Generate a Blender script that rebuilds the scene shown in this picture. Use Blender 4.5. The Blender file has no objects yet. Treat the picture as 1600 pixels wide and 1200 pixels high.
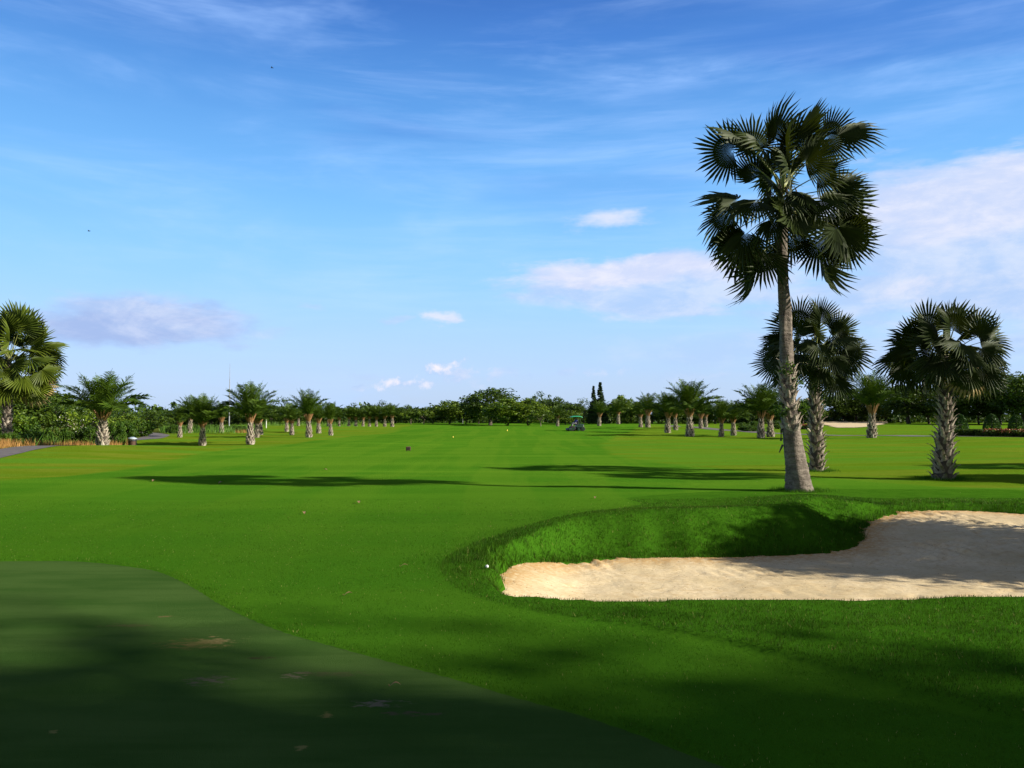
import bpy, math, random
import numpy as np
from mathutils import Vector, Matrix
rad = math.radians
rng = np.random.default_rng(7); random.seed(7)
scn = bpy.context.scene
COL = scn.collection

# ---------------------------------------------------------------- camera
FPX = 1230.0; CAMH = 2.0; HOR = 648.0
TH = math.atan((HOR-600)/FPX)
cam_d = bpy.data.cameras.new('camera'); cam = bpy.data.objects.new('camera', cam_d); COL.objects.link(cam)
cam.location = (0, 0, CAMH); cam.rotation_euler = (math.pi/2+TH, 0, 0)
cam_d.sensor_width = 36; cam_d.lens = 36*FPX/1600; cam_d.clip_end = 6000; cam_d.clip_start = .05
scn.camera = cam

def ray(px, py):
    cx = (px-800)/FPX; cy = (600-py)/FPX; c, s = math.cos(TH), math.sin(TH)
    return Vector((cx, c-cy*s, s+cy*c))
def G(px, py, z=0.0):
    d = ray(px, py); t = (z-CAMH)/d.z
    return (d.x*t, d.y*t)
def AT(px, py, Y):
    d = ray(px, py); t = Y/d.y
    return Vector((d.x*t, Y, CAMH+d.z*t))

# ---------------------------------------------------------------- light and sky
SUN = Vector((14.7, -3.7, 7.9)).normalized()
EL = math.asin(SUN.z); AZ = math.atan2(SUN.x, SUN.y)
sd = bpy.data.lights.new('sun', 'SUN'); sd.energy = 5.0; sd.angle = rad(.9); sd.color = (1, .93, .80)
so = bpy.data.objects.new('sun', sd); COL.objects.link(so); so.rotation_euler = SUN.to_track_quat('Z', 'Y').to_euler()
scn.view_settings.view_transform = 'Standard'; scn.view_settings.look = 'None'
scn.view_settings.exposure = 0.9; scn.view_settings.gamma = 1

class NT:
    def __init__(s, nt): s.t = nt; s.n = nt.nodes; s.l = nt.links
    def new(s, ty, **kw):
        n = s.n.new(ty)
        for k, v in kw.items(): setattr(n, k, v)
        return n
    def put(s, sock, v):
        if isinstance(v, bpy.types.NodeSocket): s.l.new(v, sock)
        else: sock.default_value = v
    def math(s, op, a, b=0.0, c=None, clamp=False):
        n = s.new('ShaderNodeMath', operation=op, use_clamp=clamp); s.put(n.inputs[0], a); s.put(n.inputs[1], b)
        if c is not None: s.put(n.inputs[2], c)
        return n.outputs[0]
    def mix(s, f, a, b, bt='MIX'):
        n = s.new('ShaderNodeMix', data_type='RGBA', blend_type=bt)
        s.put(n.inputs[0], f)
        for i, v in ((6, a), (7, b)):
            if isinstance(v, tuple) and len(v) == 3: v = v+(1,)
            s.put(n.inputs[i], v)
        return n.outputs[2]
    def ss(s, v, a, b, lo=0.0, hi=1.0):
        n = s.new('ShaderNodeMapRange', interpolation_type='SMOOTHSTEP'); s.put(n.inputs[0], v)
        for i, x in enumerate((a, b, lo, hi)): s.put(n.inputs[i+1], x)
        return n.outputs[0]
    def noise(s, vec, scale, detail=3.0, rough=.55, dist=0.0, col=False):
        n = s.new('ShaderNodeTexNoise'); s.put(n.inputs['Vector'], vec); n.inputs['Scale'].default_value = scale
        n.inputs['Detail'].default_value = detail; n.inputs['Roughness'].default_value = rough; n.inputs['Distortion'].default_value = dist
        return n.outputs['Color' if col else 'Fac']
    def scalev(s, vec, xyz, loc=(0, 0, 0)):
        n = s.new('ShaderNodeMapping'); s.put(n.inputs[0], vec); n.inputs['Scale'].default_value = xyz; n.inputs['Location'].default_value = loc
        return n.outputs[0]
    def sep(s, v):
        n = s.new('ShaderNodeSeparateXYZ'); s.put(n.inputs[0], v); return n.outputs
    def attr(s, name):
        n = s.new('ShaderNodeAttribute'); n.attribute_name = name; return n.outputs['Fac']

world = bpy.data.worlds.new("World"); scn.world = world; world.use_nodes = True
w = NT(world.node_tree); w.n.clear()
out = w.new('ShaderNodeOutputWorld'); bg = w.new('ShaderNodeBackground')
sky = w.new('ShaderNodeTexSky', sky_type='NISHITA'); sky.sun_disc = False; sky.sun_elevation = EL; sky.sun_rotation = AZ
sky.air_density = 1.0; sky.dust_density = .6; sky.ozone_density = 2.0; sky.altitude = 0
tc = w.new('ShaderNodeTexCoord'); D = tc.outputs['Generated']; dx, dy, dz = w.sep(D)
az = w.math('ARCTAN2', dx, dy); el = w.math('ARCSINE', dz)
hs = w.new('ShaderNodeHueSaturation'); hs.inputs['Saturation'].default_value = 1.0; hs.inputs['Hue'].default_value = .5
w.l.new(sky.outputs[0], hs.inputs['Color'])
# clean, hazier air low down: a thin veil that fades out with height
nis = hs.outputs[0]
k0 = w.new('ShaderNodeVectorMath', operation='SCALE'); w.l.new(nis, k0.inputs[0]); k0.inputs['Scale'].default_value = 0.05
base = k0.outputs[0]
GRADE = w.new('ShaderNodeValToRGB'); w.l.new(w.math('MULTIPLY', el, 1.25), GRADE.inputs[0])
cr = GRADE.color_ramp; cr.interpolation = 'B_SPLINE'
SKYC = [(0.0, (.30, .39, .54)), (.07, (.31, .415, .60)), (.20, (.20, .42, .68)), (.36, (.110, .325, .64)), (.56, (.030, .130, .42)), (.72, (.016, .060, .26)), (1.0, (.008, .030, .14))]
while len(cr.elements) < len(SKYC): cr.elements.new(.5)
for e, (p, c) in zip(cr.elements, SKYC): e.position = p; e.color = c+(1,)
base = w.mix(.82, base, GRADE.outputs[0])
# broad streaky veils
sv = w.scalev(D, (1.0, 1.0, 4.5)); n1 = w.noise(sv, 2.2, 5, .6, .6); n2 = w.noise(w.scalev(D, (1.5, 1.5, 9), (3, 1, 0)), 3.2, 6, .6, .3)
veil = w.math('MULTIPLY', w.ss(n1, .42, .72), w.ss(n2, .30, .70))
base = w.mix(w.math('MULTIPLY', veil, .55), base, (.27, .41, .68))
D2 = w.new('ShaderNodeMapping'); w.l.new(D, D2.inputs[0]); D2.inputs['Rotation'].default_value = (0, rad(9), 0); D2.inputs['Scale'].default_value = (1.2, 1.2, 13)
st = w.noise(D2.outputs[0], 2.4, 7, .62, .5); stg = w.noise(w.scalev(D, (1, 1, 2), (4, 4, 4)), 1.7, 3)
base = w.mix(w.math('MULTIPLY', w.math('MULTIPLY', w.ss(st, .40, .80), w.ss(stg, .40, .60)), .34), base, (.30, .43, .68))
# darker blue bands
nb = w.noise(w.scalev(D, (1, 1, 5), (9, 2, 4)), 1.9, 4, .5, .4)
base = w.mix(w.math('MULTIPLY', w.math('MULTIPLY', w.ss(nb, .48, .66), w.ss(el, .18, .42)), .38), base, (.035, .12, .38))
CL = w.noise(w.scalev(D, (1, 1, 2.2)), 9.0, 7, .62, .2); CL2 = w.noise(w.scalev(D, (1, 1, 5.0), (5, 5, 5)), 5.0, 6, .6, .3)
CF = w.noise(D, 60.0, 6, .65)
WN = w.noise(w.scalev(D, (1, 1, 2.0), (2, 7, 1)), 14.0, 4, .6, 0, True); wr, wg, wb = w.sep(WN)
az = w.math('ADD', az, w.math('MULTIPLY', w.math('SUBTRACT', wr, .5), .10)); el0 = el; el = w.math('ADD', el, w.math('MULTIPLY', w.math('SUBTRACT', wg, .5), .035))
def pix_ae(px, py):
    d = ray(px, py).normalized(); return math.atan2(d.x, d.y), math.asin(d.z)
def cloud(px, py, rx, ry, soft, dens, kn, noise, mul=None):
    a, e = pix_ae(px, py); f = 1.0/FPX
    du = w.math('MULTIPLY', w.math('SUBTRACT', az, a), 1/(rx*f)); dv = w.math('MULTIPLY', w.math('SUBTRACT', el, e), 1/(ry*f))
    r = w.math('SQRT', w.math('ADD', w.math('MULTIPLY', du, du), w.math('MULTIPLY', dv, dv)))
    v = w.math('ADD', w.math('SUBTRACT', 1.0, r), w.math('MULTIPLY', w.math('SUBTRACT', noise, .5), kn))
    m = w.ss(v, 0, soft, 0, dens)
    return m
def over(col, m, c): return w.mix(m, col, c)
ct = w.ss(w.noise(w.scalev(D, (1, 1, 2.6), (1, 8, 2)), 11.0, 7, .65, .3), .36, .66)
LAV = w.mix(ct, (.26, .35, .52), (.38, .425, .53)); PK = w.mix(ct, (.36, .40, .53), (.475, .475, .54)); GREY = w.mix(ct, (.21, .28, .46), (.32, .37, .51)); WH = (.52, .50, .55)
streak = w.ss(CL2, .3, .7, .55, 1.0)
for (px, py, rx, ry, soft, dens, kn, nz, c) in [
    (1660, 380, 440, 165, .45, .88, 1.3, CL2, LAV),
    (1540, 300, 260, 75, .6, .70, 1.6, CL2, PK),
    (1060, 445, 300, 58, .35, .80, 1.2, CL2, LAV),
    (960, 425, 190, 30, .5, .85, 1.5, CL2, PK),
    (1150, 420, 150, 34, .7, .6, 1.4, CL, PK),
    (1350, 470, 300, 60, .9, .6, 1.4, CL2, LAV),
    (955, 341, 85, 20, .9, .75, 1.9, CL2, PK),
    (230, 503, 185, 48, .5, .95, 1.0, CL2, GREY),
    (190, 478, 120, 16, .8, .6, 1.4, CL, LAV),
    (290, 512, 100, 20, .9, .5, 1.4, CL2, LAV),
    (430, 522, 50, 10, .9, .45, 1.4, CL, LAV), (478, 482, 45, 9, .9, .4, 1.4, CL2, LAV),
    (683, 500, 44, 13, .7, .75, 1.3, CL, PK), (615, 500, 40, 8, .8, .5, 1.3, CL, LAV),
    (702, 580, 42, 20, .8, .7, 2.0, CF, LAV), (700, 577, 26, 15, 1.2, 1.0, 3.4, CF, WH), (640, 600, 70, 12, .8, .6, 2.2, CF, LAV), (805, 583, 50, 13, .9, .4, 2.2, CF, LAV), (1080, 590, 60, 14, .9, .35, 2.0, CF, LAV), (560, 585, 50, 8, .9, .35, 2.0, CF, LAV), (1250, 540, 420, 34, .9, .5, 1.2, CL2, LAV), (722, 584, 22, 12, .6, .7, 2.2, CF, LAV),
    (637, 596, 22, 11, 1.2, .85, 3.2, CF, WH), (662, 602, 20, 11, 1.2, .85, 3.2, CF, WH), (600, 598, 15, 12, 1.1, .8, 3.2, CF, WH),
    (570, 602, 9, 7, .6, .5, 2.2, CF, LAV), (783, 588, 17, 13, .8, .6, 2.2, CF, LAV), (888, 582, 24, 15, .9, .5, 2.0, CF, LAV),
    (935, 584, 20, 12, .9, .4, 2.0, CF, LAV), (983, 582, 16, 10, .9, .35, 2.0, CF, LAV), (740, 600, 16, 14, .9, .4, 2.0, CF, LAV),
    (1430, 450, 50, 20, .8, .5, 1.8, CF, PK), (1480, 505, 130, 14, .9, .35, 1.8, CL, LAV)]:
    base = over(base, cloud(px, py, rx, ry, soft, dens, kn, nz), c)
# unseen grey added to sky overhead and behind, making light in shade less blue
base = w.mix(w.ss(dy, .15, -.3, 0, .75), base, (.20, .205, .215)); base = w.mix(w.ss(el0, .56, .85, 0, .6), base, (.10, .105, .12))
# below the horizon: dull green-grey
base = w.mix(w.ss(el0, -.02, -.002), (.05, .08, .05), base)
w.l.new(base, bg.inputs[0]); bg.inputs[1].default_value = 1.0
w.l.new(bg.outputs[0], out.inputs[0])
SKY_GAIN = 1.0
bg.inputs[1].default_value = SKY_GAIN

# ---------------------------------------------------------------- helpers
def tag(o, label=None, cat=None, group=None, kind=None):
    if label: o['label'] = label
    if cat: o['category'] = cat
    if group: o['group'] = group
    if kind: o['kind'] = kind
    return o
def link(o, parent=None):
    COL.objects.link(o)
    if parent: o.parent = parent
    return o
def npmesh(name, V, F, mat=None, v=None, parent=None, smooth=False, attrs=None, loc=None):
    V = np.asarray(V, dtype=np.float32).reshape(-1, 3); F = np.asarray(F, dtype=np.int32)
    me = bpy.data.meshes.new(name); k = F.shape[1]; n = len(F)
    me.vertices.add(len(V)); me.vertices.foreach_set('co', V.ravel())
    me.loops.add(n*k); me.loops.foreach_set('vertex_index', F.ravel())
    me.polygons.add(n); me.polygons.foreach_set('loop_start', np.arange(n, dtype=np.int32)*k)
    try: me.polygons.foreach_set('loop_total', np.full(n, k, dtype=np.int32))
    except Exception: pass
    if smooth: me.polygons.foreach_set('use_smooth', np.ones(n, dtype=bool))
    A = dict(attrs or {})
    if v is not None: A['v'] = v
    for nm, arr in A.items():
        a = me.attributes.new(nm, 'FLOAT', 'POINT'); a.data.foreach_set('value', np.asarray(arr, dtype=np.float32))
    me.update(calc_edges=True)
    if mat: me.materials.append(mat)
    o = bpy.data.objects.new(name, me); link(o, parent)
    if loc is not None: o.location = loc
    return o
class MB:                       # mixed triangles + quads stored as quads/tris lists
    def __init__(s): s.V = []; s.F = []; s.A = []; s.n = 0
    def add(s, V, F, a=0.5):
        V = np.asarray(V, dtype=float).reshape(-1, 3); s.V.append(V)
        s.F += [tuple(int(i)+s.n for i in f) for f in F]
        s.A.append(np.full(len(V), a) if np.isscalar(a) else np.asarray(a)); s.n += len(V)
        return s
    def box(s, c, d, rz=0, a=.5, taper=1.0, R=None):
        x, y, z = d[0]/2, d[1]/2, d[2]/2; t = taper
        V = np.array([(-x, -y, -z), (x, -y, -z), (x, y, -z), (-x, y, -z), (-x*t, -y*t, z), (x*t, -y*t, z), (x*t, y*t, z), (-x*t, y*t, z)])
        if rz: cc, ss_ = math.cos(rz), math.sin(rz); V[:, :2] = V[:, :2] @ np.array([[cc, ss_], [-ss_, cc]])
        if R is not None: V = V @ np.array(R.to_3x3()).T
        return s.add(V+np.array(c), [(3, 2, 1, 0), (4, 5, 6, 7), (0, 1, 5, 4), (1, 2, 6, 5), (2, 3, 7, 6), (3, 0, 4, 7)], a)
    def tube(s, pts, rs, n=8, a=.5, cap=True, sq=1.0):
        pts = [Vector(p) for p in pts]; m = len(pts); V = []
        if np.isscalar(rs): rs = [rs]*m
        ref = Vector((0, 0, 1))
        for i in range(m):
            t = (pts[min(i+1, m-1)]-pts[max(i-1, 0)]).normalized()
            r_ = ref if abs(t.dot(ref)) < .95 else Vector((1, 0, 0))
            u = t.cross(r_).normalized(); q = t.cross(u).normalized()
            for j in range(n):
                th = 2*math.pi*j/n; V.append(pts[i]+u*(math.cos(th)*rs[i])+q*(math.sin(th)*rs[i]*sq))
        F = [(i*n+j, i*n+(j+1) % n, (i+1)*n+(j+1) % n, (i+1)*n+j) for i in range(m-1) for j in range(n)]
        if cap: F += [tuple(range(n)), tuple(reversed(range((m-1)*n, m*n)))]
        return s.add([tuple(p) for p in V], F, a)
    def build(s, name, mat, parent=None, smooth=False, loc=None, bevel=0):
        me = bpy.data.meshes.new(name); V = np.concatenate(s.V)
        me.from_pydata(V.tolist(), [], s.F)
        if smooth: me.polygons.foreach_set('use_smooth', np.ones(len(s.F), dtype=bool))
        at = me.attributes.new('v', 'FLOAT', 'POINT'); at.data.foreach_set('value', np.concatenate(s.A).astype(np.float32))
        if mat: me.materials.append(mat)
        me.update(); o = bpy.data.objects.new(name, me); link(o, parent)
        if loc is not None: o.location = loc
        if bevel:
            b = o.modifiers.new('bevel', 'BEVEL'); b.width = bevel; b.segments = 2; b.limit_method = 'ANGLE'
        return o
def empty(name, loc=(0, 0, 0), rz=0):
    o = bpy.data.objects.new(name, None); o.location = loc; o.rotation_euler = (0, 0, rz); o.empty_display_size = .2
    return link(o)
def copy_tree(o, parent=None):
    c = o.copy(); COL.objects.link(c); c.parent = parent
    for ch in list(o.children): copy_tree(ch, c)
    return c
def sstep(x, a, b):
    t = np.clip((x-a)/(b-a), 0, 1); return t*t*(3-2*t)
def catmull(P, k=8, closed=False):
    P = np.array(P, float); n = len(P); o = []
    rngi = range(n) if closed else range(n-1)
    for i in rngi:
        g = (lambda j: P[j % n]) if closed else (lambda j: P[min(max(j, 0), n-1)])
        p0, p1, p2, p3 = g(i-1), g(i), g(i+1), g(i+2)
        for j in range(k):
            t = j/k; o.append(.5*((2*p1)+(-p0+p2)*t+(2*p0-5*p1+4*p2-p3)*t*t+(-p0+3*p1-3*p2+p3)*t**3))
    if not closed: o.append(P[-1])
    return np.array(o)
def sdf(poly, X, Y):            # signed distance, negative inside
    poly = np.asarray(poly); sh = X.shape; P = np.stack([X.ravel(), Y.ravel()], 1)
    best = np.full(len(P), 1e9); inside = np.zeros(len(P), bool); n = len(poly)
    for i in range(n):
        a = poly[i]; b = poly[(i+1) % n]; ab = b-a; L = ab@ab+1e-12
        t = np.clip(((P-a)@ab)/L, 0, 1); d = P-a-t[:, None]*ab; best = np.minimum(best, (d*d).sum(1))
        c = ((a[1] > P[:, 1]) != (b[1] > P[:, 1]))
        xi = a[0]+(P[:, 1]-a[1])*(b[0]-a[0])/((b[1]-a[1]) if abs(b[1]-a[1]) > 1e-9 else 1e-9)
        inside ^= c & (P[:, 0] < xi)
    d = np.sqrt(best); d[inside] *= -1
    return d.reshape(sh)
# cheap numpy value noise
_tab = np.random.default_rng(3).random((256, 256))
def vn(x, y, s=1.0):
    x = np.asarray(x)*s+1000; y = np.asarray(y)*s+1000; xi = np.floor(x).astype(int); yi = np.floor(y).astype(int)
    fx = x-xi; fy = y-yi; fx = fx*fx*(3-2*fx); fy = fy*fy*(3-2*fy)
    t = lambda i, j: _tab[i % 256, j % 256]
    return (t(xi, yi)*(1-fx)+t(xi+1, yi)*fx)*(1-fy)+(t(xi, yi+1)*(1-fx)+t(xi+1, yi+1)*fx)*fy
def fbm(x, y, s=1.0, o=3):
    r = 0; a = .5
    for i in range(o): r = r+a*vn(x, y, s*2**i); a *= .5
    return r/(1-.5**o)

# ---------------------------------------------------------------- terrain shape
SAND = catmull([G(780, 908, -.2), G(795, 897, -.33), G(835, 889, -.4), G(900, 880, -.45), G(960, 873, -.45), G(1100, 871, -.45), G(1250, 866, -.45),
                G(1320, 859, -.42), G(1350, 846, -.35), G(1352, 820, -.15), G(1372, 806, -.08), G(1450, 798, -.05), G(1530, 798, -.05), G(1605, 803, -.05),
                (12.6, 15.2), (13.8, 12.5), (12.5, 9.8), (9.5, 8.75), G(1700, 934), G(1600, 931), G(1480, 931), G(1370, 936), G(1200, 936), G(1060, 936), G(960, 938), G(850, 932), G(795, 924)], 6, True)
GREEN = catmull([(-20, 8.5), (-12, 10.6), G(0, 875), G(120, 875), G(200, 883), G(250, 892), G(300, 915), G(350, 945), G(435, 982), G(550, 1015), G(650, 1042), G(725, 1062),
                 G(800, 1085), G(900, 1112), G(1000, 1145), G(1120, 1190), (2.6, 3.3), (4.5, 1), (4, -6), (-6, -11), (-18, -5)], 6, True)
LUSH = catmull([G(1000, 790), G(880, 812), G(780, 836), G(705, 866), G(688, 895), G(715, 922), G(790, 948), G(950, 976), G(1100, 1001), G(1250, 1036), G(1400, 1080),
                G(1600, 1132), (5.5, 3.6), (9, 2), (20, 5), (20, 19), (8, 21), (3, 19)], 6, True)
_r = np.random.default_rng(8); _j = _r.normal(0, .028, SAND.shape); _j[(SAND[:, 1] < 9.6)] *= .35; SAND = SAND+_j
def zsand(x, y):
    r = sstep(x, 5.2, 8.5)*sstep(y, 11.5, 16)
    l = sstep(x, 1.2, -.2)
    return -.46+.40*r+.22*l
def H(x, y, parts=False):
    x = np.asarray(x, float); y = np.asarray(y, float)
    dist = np.hypot(x, y)
    h = (fbm(x*.6, y, .07, 2)-.5)*.9*sstep(dist, 16, 60)*np.clip(1.6-dist/160, .25, 1) + (vn(x, y, .35)-.5)*.05*sstep(dist, 9, 16)
    h = h + .10*np.exp(-((y-19)/1.6)**2)*sstep(x, 9, 2)*sstep(x, -8, -2)*.5
    h = h*sstep(dist, 6, 14)
    ml = (x > -4) & (x < 8) & (y > 2.5) & (y < 10)
    if ml.any():
        st_ = np.zeros(x.shape); st_[ml] = np.clip(.5-sdf(LUSH, x[ml], y[ml])/.09, 0, 1); h = h+.065*st_*sstep(-y, -8.4, -7.0)*sstep(x, -1.5, .5)*sstep(-x, -7, -5)
    ds = np.full(x.shape, 9.0); m = (x > -3) & (x < 18) & (y > 5) & (y < 20)
    if m.any(): ds[m] = sdf(SAND, x[m], y[m])
    far = sstep(y, 9.4+0*x, 11.0)*sstep(x, -.6, .8)       # far side of the left lobe
    A = .19*sstep(x, .2, 3.2)*sstep(x, 8.6, 6.2)+.05
    wid = .14+far*(.95*sstep(x, -.2, 1.5)*sstep(x, 7.6, 6.2)+.25)
    top = h+A*far*np.exp(-(np.maximum(ds-1.1, 0)/1.5)**2)+.03*(1-far)*np.exp(-(ds/.6)**2)
    zs = zsand(x, y)
    t = sstep(ds, -.03, 1)*0+np.clip(ds/wid, 0, 1); t = np.where(far > .3, t*t*(3-2*t), np.sqrt(t))
    near = ds < 4
    hh = np.where(near, zs+(top-zs)*t, h)
    hh = np.where(ds < 0, zs-np.clip(-ds/.10, 0, 1)*.5, hh)
    lump = (vn(x, y, 2.3)-.5)*.05*np.exp(-((ds-.5)/.5)**2)*far*(ds > 0)
    return hh+lump
def Hs(x, y): return float(H(np.array([x]), np.array([y]))[0])
def axis(lo, f0, f1, hi, st, g):
    a = list(np.arange(f0, f1+st/2, st)); s = st; v = f1
    while v < hi: s *= g; v += s; a.append(v)
    s = st; v = f0; b = []
    while v > lo: s *= g; v -= s; b.append(v)
    return np.array(b[::-1]+a)
gx = axis(-1400, -7, 13, 1400, .07, 1.055); gy = axis(-80, 4, 17.5, 3200, .07, 1.045)
X, Y = np.meshgrid(gx, gy); Z = H(X, Y)
dG = np.full(X.shape, 9.0); mm = (X > -24) & (X < 10) & (Y < 14); dG[mm] = sdf(GREEN, X[mm], Y[mm])
Z = Z-.030*np.clip((.12-dG)/.24, 0, 1)
far_bl = [( -14.8, 102)]
dL = np.full(X.shape, 9.0); mm = (X > -10) & (X < 26) & (Y < 24) & (Y > 0); dL[mm] = sdf(LUSH, X[mm], Y[mm])
wob = (fbm(X, Y, .12, 2)-.5)*1.5
edgeL = np.interp(Y, [0, 15, 23, 26, 30, 40, 52, 65, 102, 160, 220], [-22, -18.5, -15.2, -14.4, -14.2, -15.6, -15.8, -15.8, -14.6, -20, -40])
edgeR = np.interp(Y, [0, 20, 22, 26, 33, 40, 58, 72, 102, 150, 220], [30, 14, 11.5, 8.5, 5.8, 4.6, 6.2, 9, 15.5, 24, 45])
rough = np.maximum(sstep(edgeL+wob*.3-X, 0, .35), .8*sstep(X-(edgeR+wob*.5), 0, .8))
thick = np.interp(Y, [0, 30, 36, 44, 60, 70, 90, 120, 150], [-40, -27, -24.5, -27, -31, -33, -38, -48, -60])
dry = sstep(thick+wob-X, -1.0, 2.0)*sstep(Y, 20, 34)
def quads(nx, ny, keep=None):
    i = np.arange(nx*ny).reshape(ny, nx); F = np.stack([i[:-1, :-1], i[:-1, 1:], i[1:, 1:], i[1:, :-1]], -1)
    return F[keep] if keep is not None else F.reshape(-1, 4)

# ---------------------------------------------------------------- materials
def new_mat(name):
    m = bpy.data.materials.new(name); m.use_nodes = True; t = NT(m.node_tree)
    return m, t, t.n['Principled BSDF']
def bump(t, bs, h, strength, dist=.02):
    b = t.new('ShaderNodeBump'); b.inputs['Strength'].default_value = strength; b.inputs['Distance'].default_value = dist
    t.l.new(h, b.inputs['Height']); t.l.new(b.outputs[0], bs.inputs['Normal'])
def simple(name, c, rough_=.6, var=.25, sc=8, metal=0, bmp=0):
    m, t, b = new_mat(name); o = t.new('ShaderNodeTexCoord').outputs['Object']
    n = t.noise(o, sc, 4); d = tuple(x*(1-var) for x in c)
    t.l.new(t.mix(t.ss(n, .35, .65), d, c), b.inputs['Base Color']); b.inputs['Roughness'].default_value = rough_; b.inputs['Metallic'].default_value = metal
    if bmp: bump(t, b, t.noise(o, sc*4, 3), bmp, .01)
    return m
def leafmat(name, dark, light, rough_=.45, trans=.25, tcol=None, extra=None, spec=.2):
    m, t, b = new_mat(name); v = t.attr('v')
    oi = t.new('ShaderNodeObjectInfo').outputs['Random']
    c = t.mix(v, dark, light)
    c = t.mix(t.ss(oi, 0, 1, 0, .30), c, tuple(x*.55 for x in light))
    if extra: c = t.mix(t.ss(v, .93, .97), c, extra)
    t.l.new(c, b.inputs['Base Color']); b.inputs['Roughness'].default_value = rough_; b.inputs['Specular IOR Level'].default_value = spec
    tr = t.new('ShaderNodeBsdfTranslucent'); t.put(tr.inputs[0], (tcol or tuple(x*1.3 for x in light))+(1,))
    mx = t.new('ShaderNodeMixShader'); mx.inputs[0].default_value = trans; t.l.new(b.outputs[0], mx.inputs[1]); t.l.new(tr.outputs[0], mx.inputs[2])
    t.l.new(mx.outputs[0], t.n['Material Output'].inputs[0]); return m

FW = (.046, .150, .007); FW2 = (.078, .185, .010); RG = (.100, .155, .006); RG2 = (.148, .176, .013); LU = (.028, .095, .004); LU2 = (.044, .125, .006)
def make_turf():
    m, t, b = new_mat('turf'); g = t.new('ShaderNodeNewGeometry').outputs['Position']
    big = t.noise(t.scalev(g, (.25, 1, 1)), .30, 4, .6); mid = t.noise(g, 2.2, 4, .6); fine = t.noise(g, 60, 3, .7); vf = t.noise(g, 220, 2, .7)
    bands = t.noise(t.scalev(g, (.04, .55, 1), (0, 3, 0)), 1.0, 3, .55)
    f = t.mix(t.ss(bands, .38, .62), FW, FW2); spk = t.noise(t.scalev(g, (.6, 1, 1)), 7, 4, .75); f = t.mix(t.ss(spk, .5, .8, 0, .35), f, (.026, .095, .005)); f = t.mix(t.ss(spk, .5, .2, 0, .30), f, (.100, .200, .012)); f = t.mix(t.ss(big, .35, .65, 0, .45), f, (.040, .130, .006)); lane = t.noise(t.scalev(g, (.55, .035, 1), (1, 5, 0)), 1.0, 2, .5); f = t.mix(t.ss(lane, .46, .54, 0, .32), f, (.105, .200, .012)); f = t.mix(t.ss(t.noise(t.scalev(g, (.3, 1, 1), (2, 2, 9)), .9, 6, .7), .60, .74, 0, .5), f, (.125, .180, .016))
    patch = t.noise(t.scalev(g, (.35, 1, 1), (7, 7, 0)), .55, 5, .65)
    r = t.mix(t.ss(patch, .42, .62), RG, RG2); r = t.mix(t.ss(t.noise(t.scalev(g, (.1, .8, 1)), .5, 3), .45, .6), r, (.085, .19, .012))
    l = t.mix(t.ss(mid, .35, .65), LU, LU2)
    # warm dry scuffs over all the rough and a few in the fairway
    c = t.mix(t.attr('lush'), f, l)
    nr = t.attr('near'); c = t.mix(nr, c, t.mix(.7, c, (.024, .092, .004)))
    c = t.mix(t.attr('rough'), c, r)
    c = t.mix(t.math('MULTIPLY', t.attr('dry'), t.ss(mid, .2, .6, .5, 1)), c, (.075, .065, .018))
    c = t.mix(t.ss(fine, .3, .7, .0, .40), c, t.mix(.5, c, (.015, .055, .004)))
    c = t.mix(t.ss(vf, .35, .75, 0, .30), c, (.10, .24, .02))
    t.l.new(c, b.inputs['Base Color']); b.inputs['Roughness'].default_value = .9; b.inputs['Specular IOR Level'].default_value = .0
    hh = t.math('ADD', t.math('MULTIPLY', fine, .6), t.math('MULTIPLY', vf, .5)); hh = t.math('ADD', hh, t.math('MULTIPLY', mid, 1.2))
    bump(t, b, hh, .55, .03); return m
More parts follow.
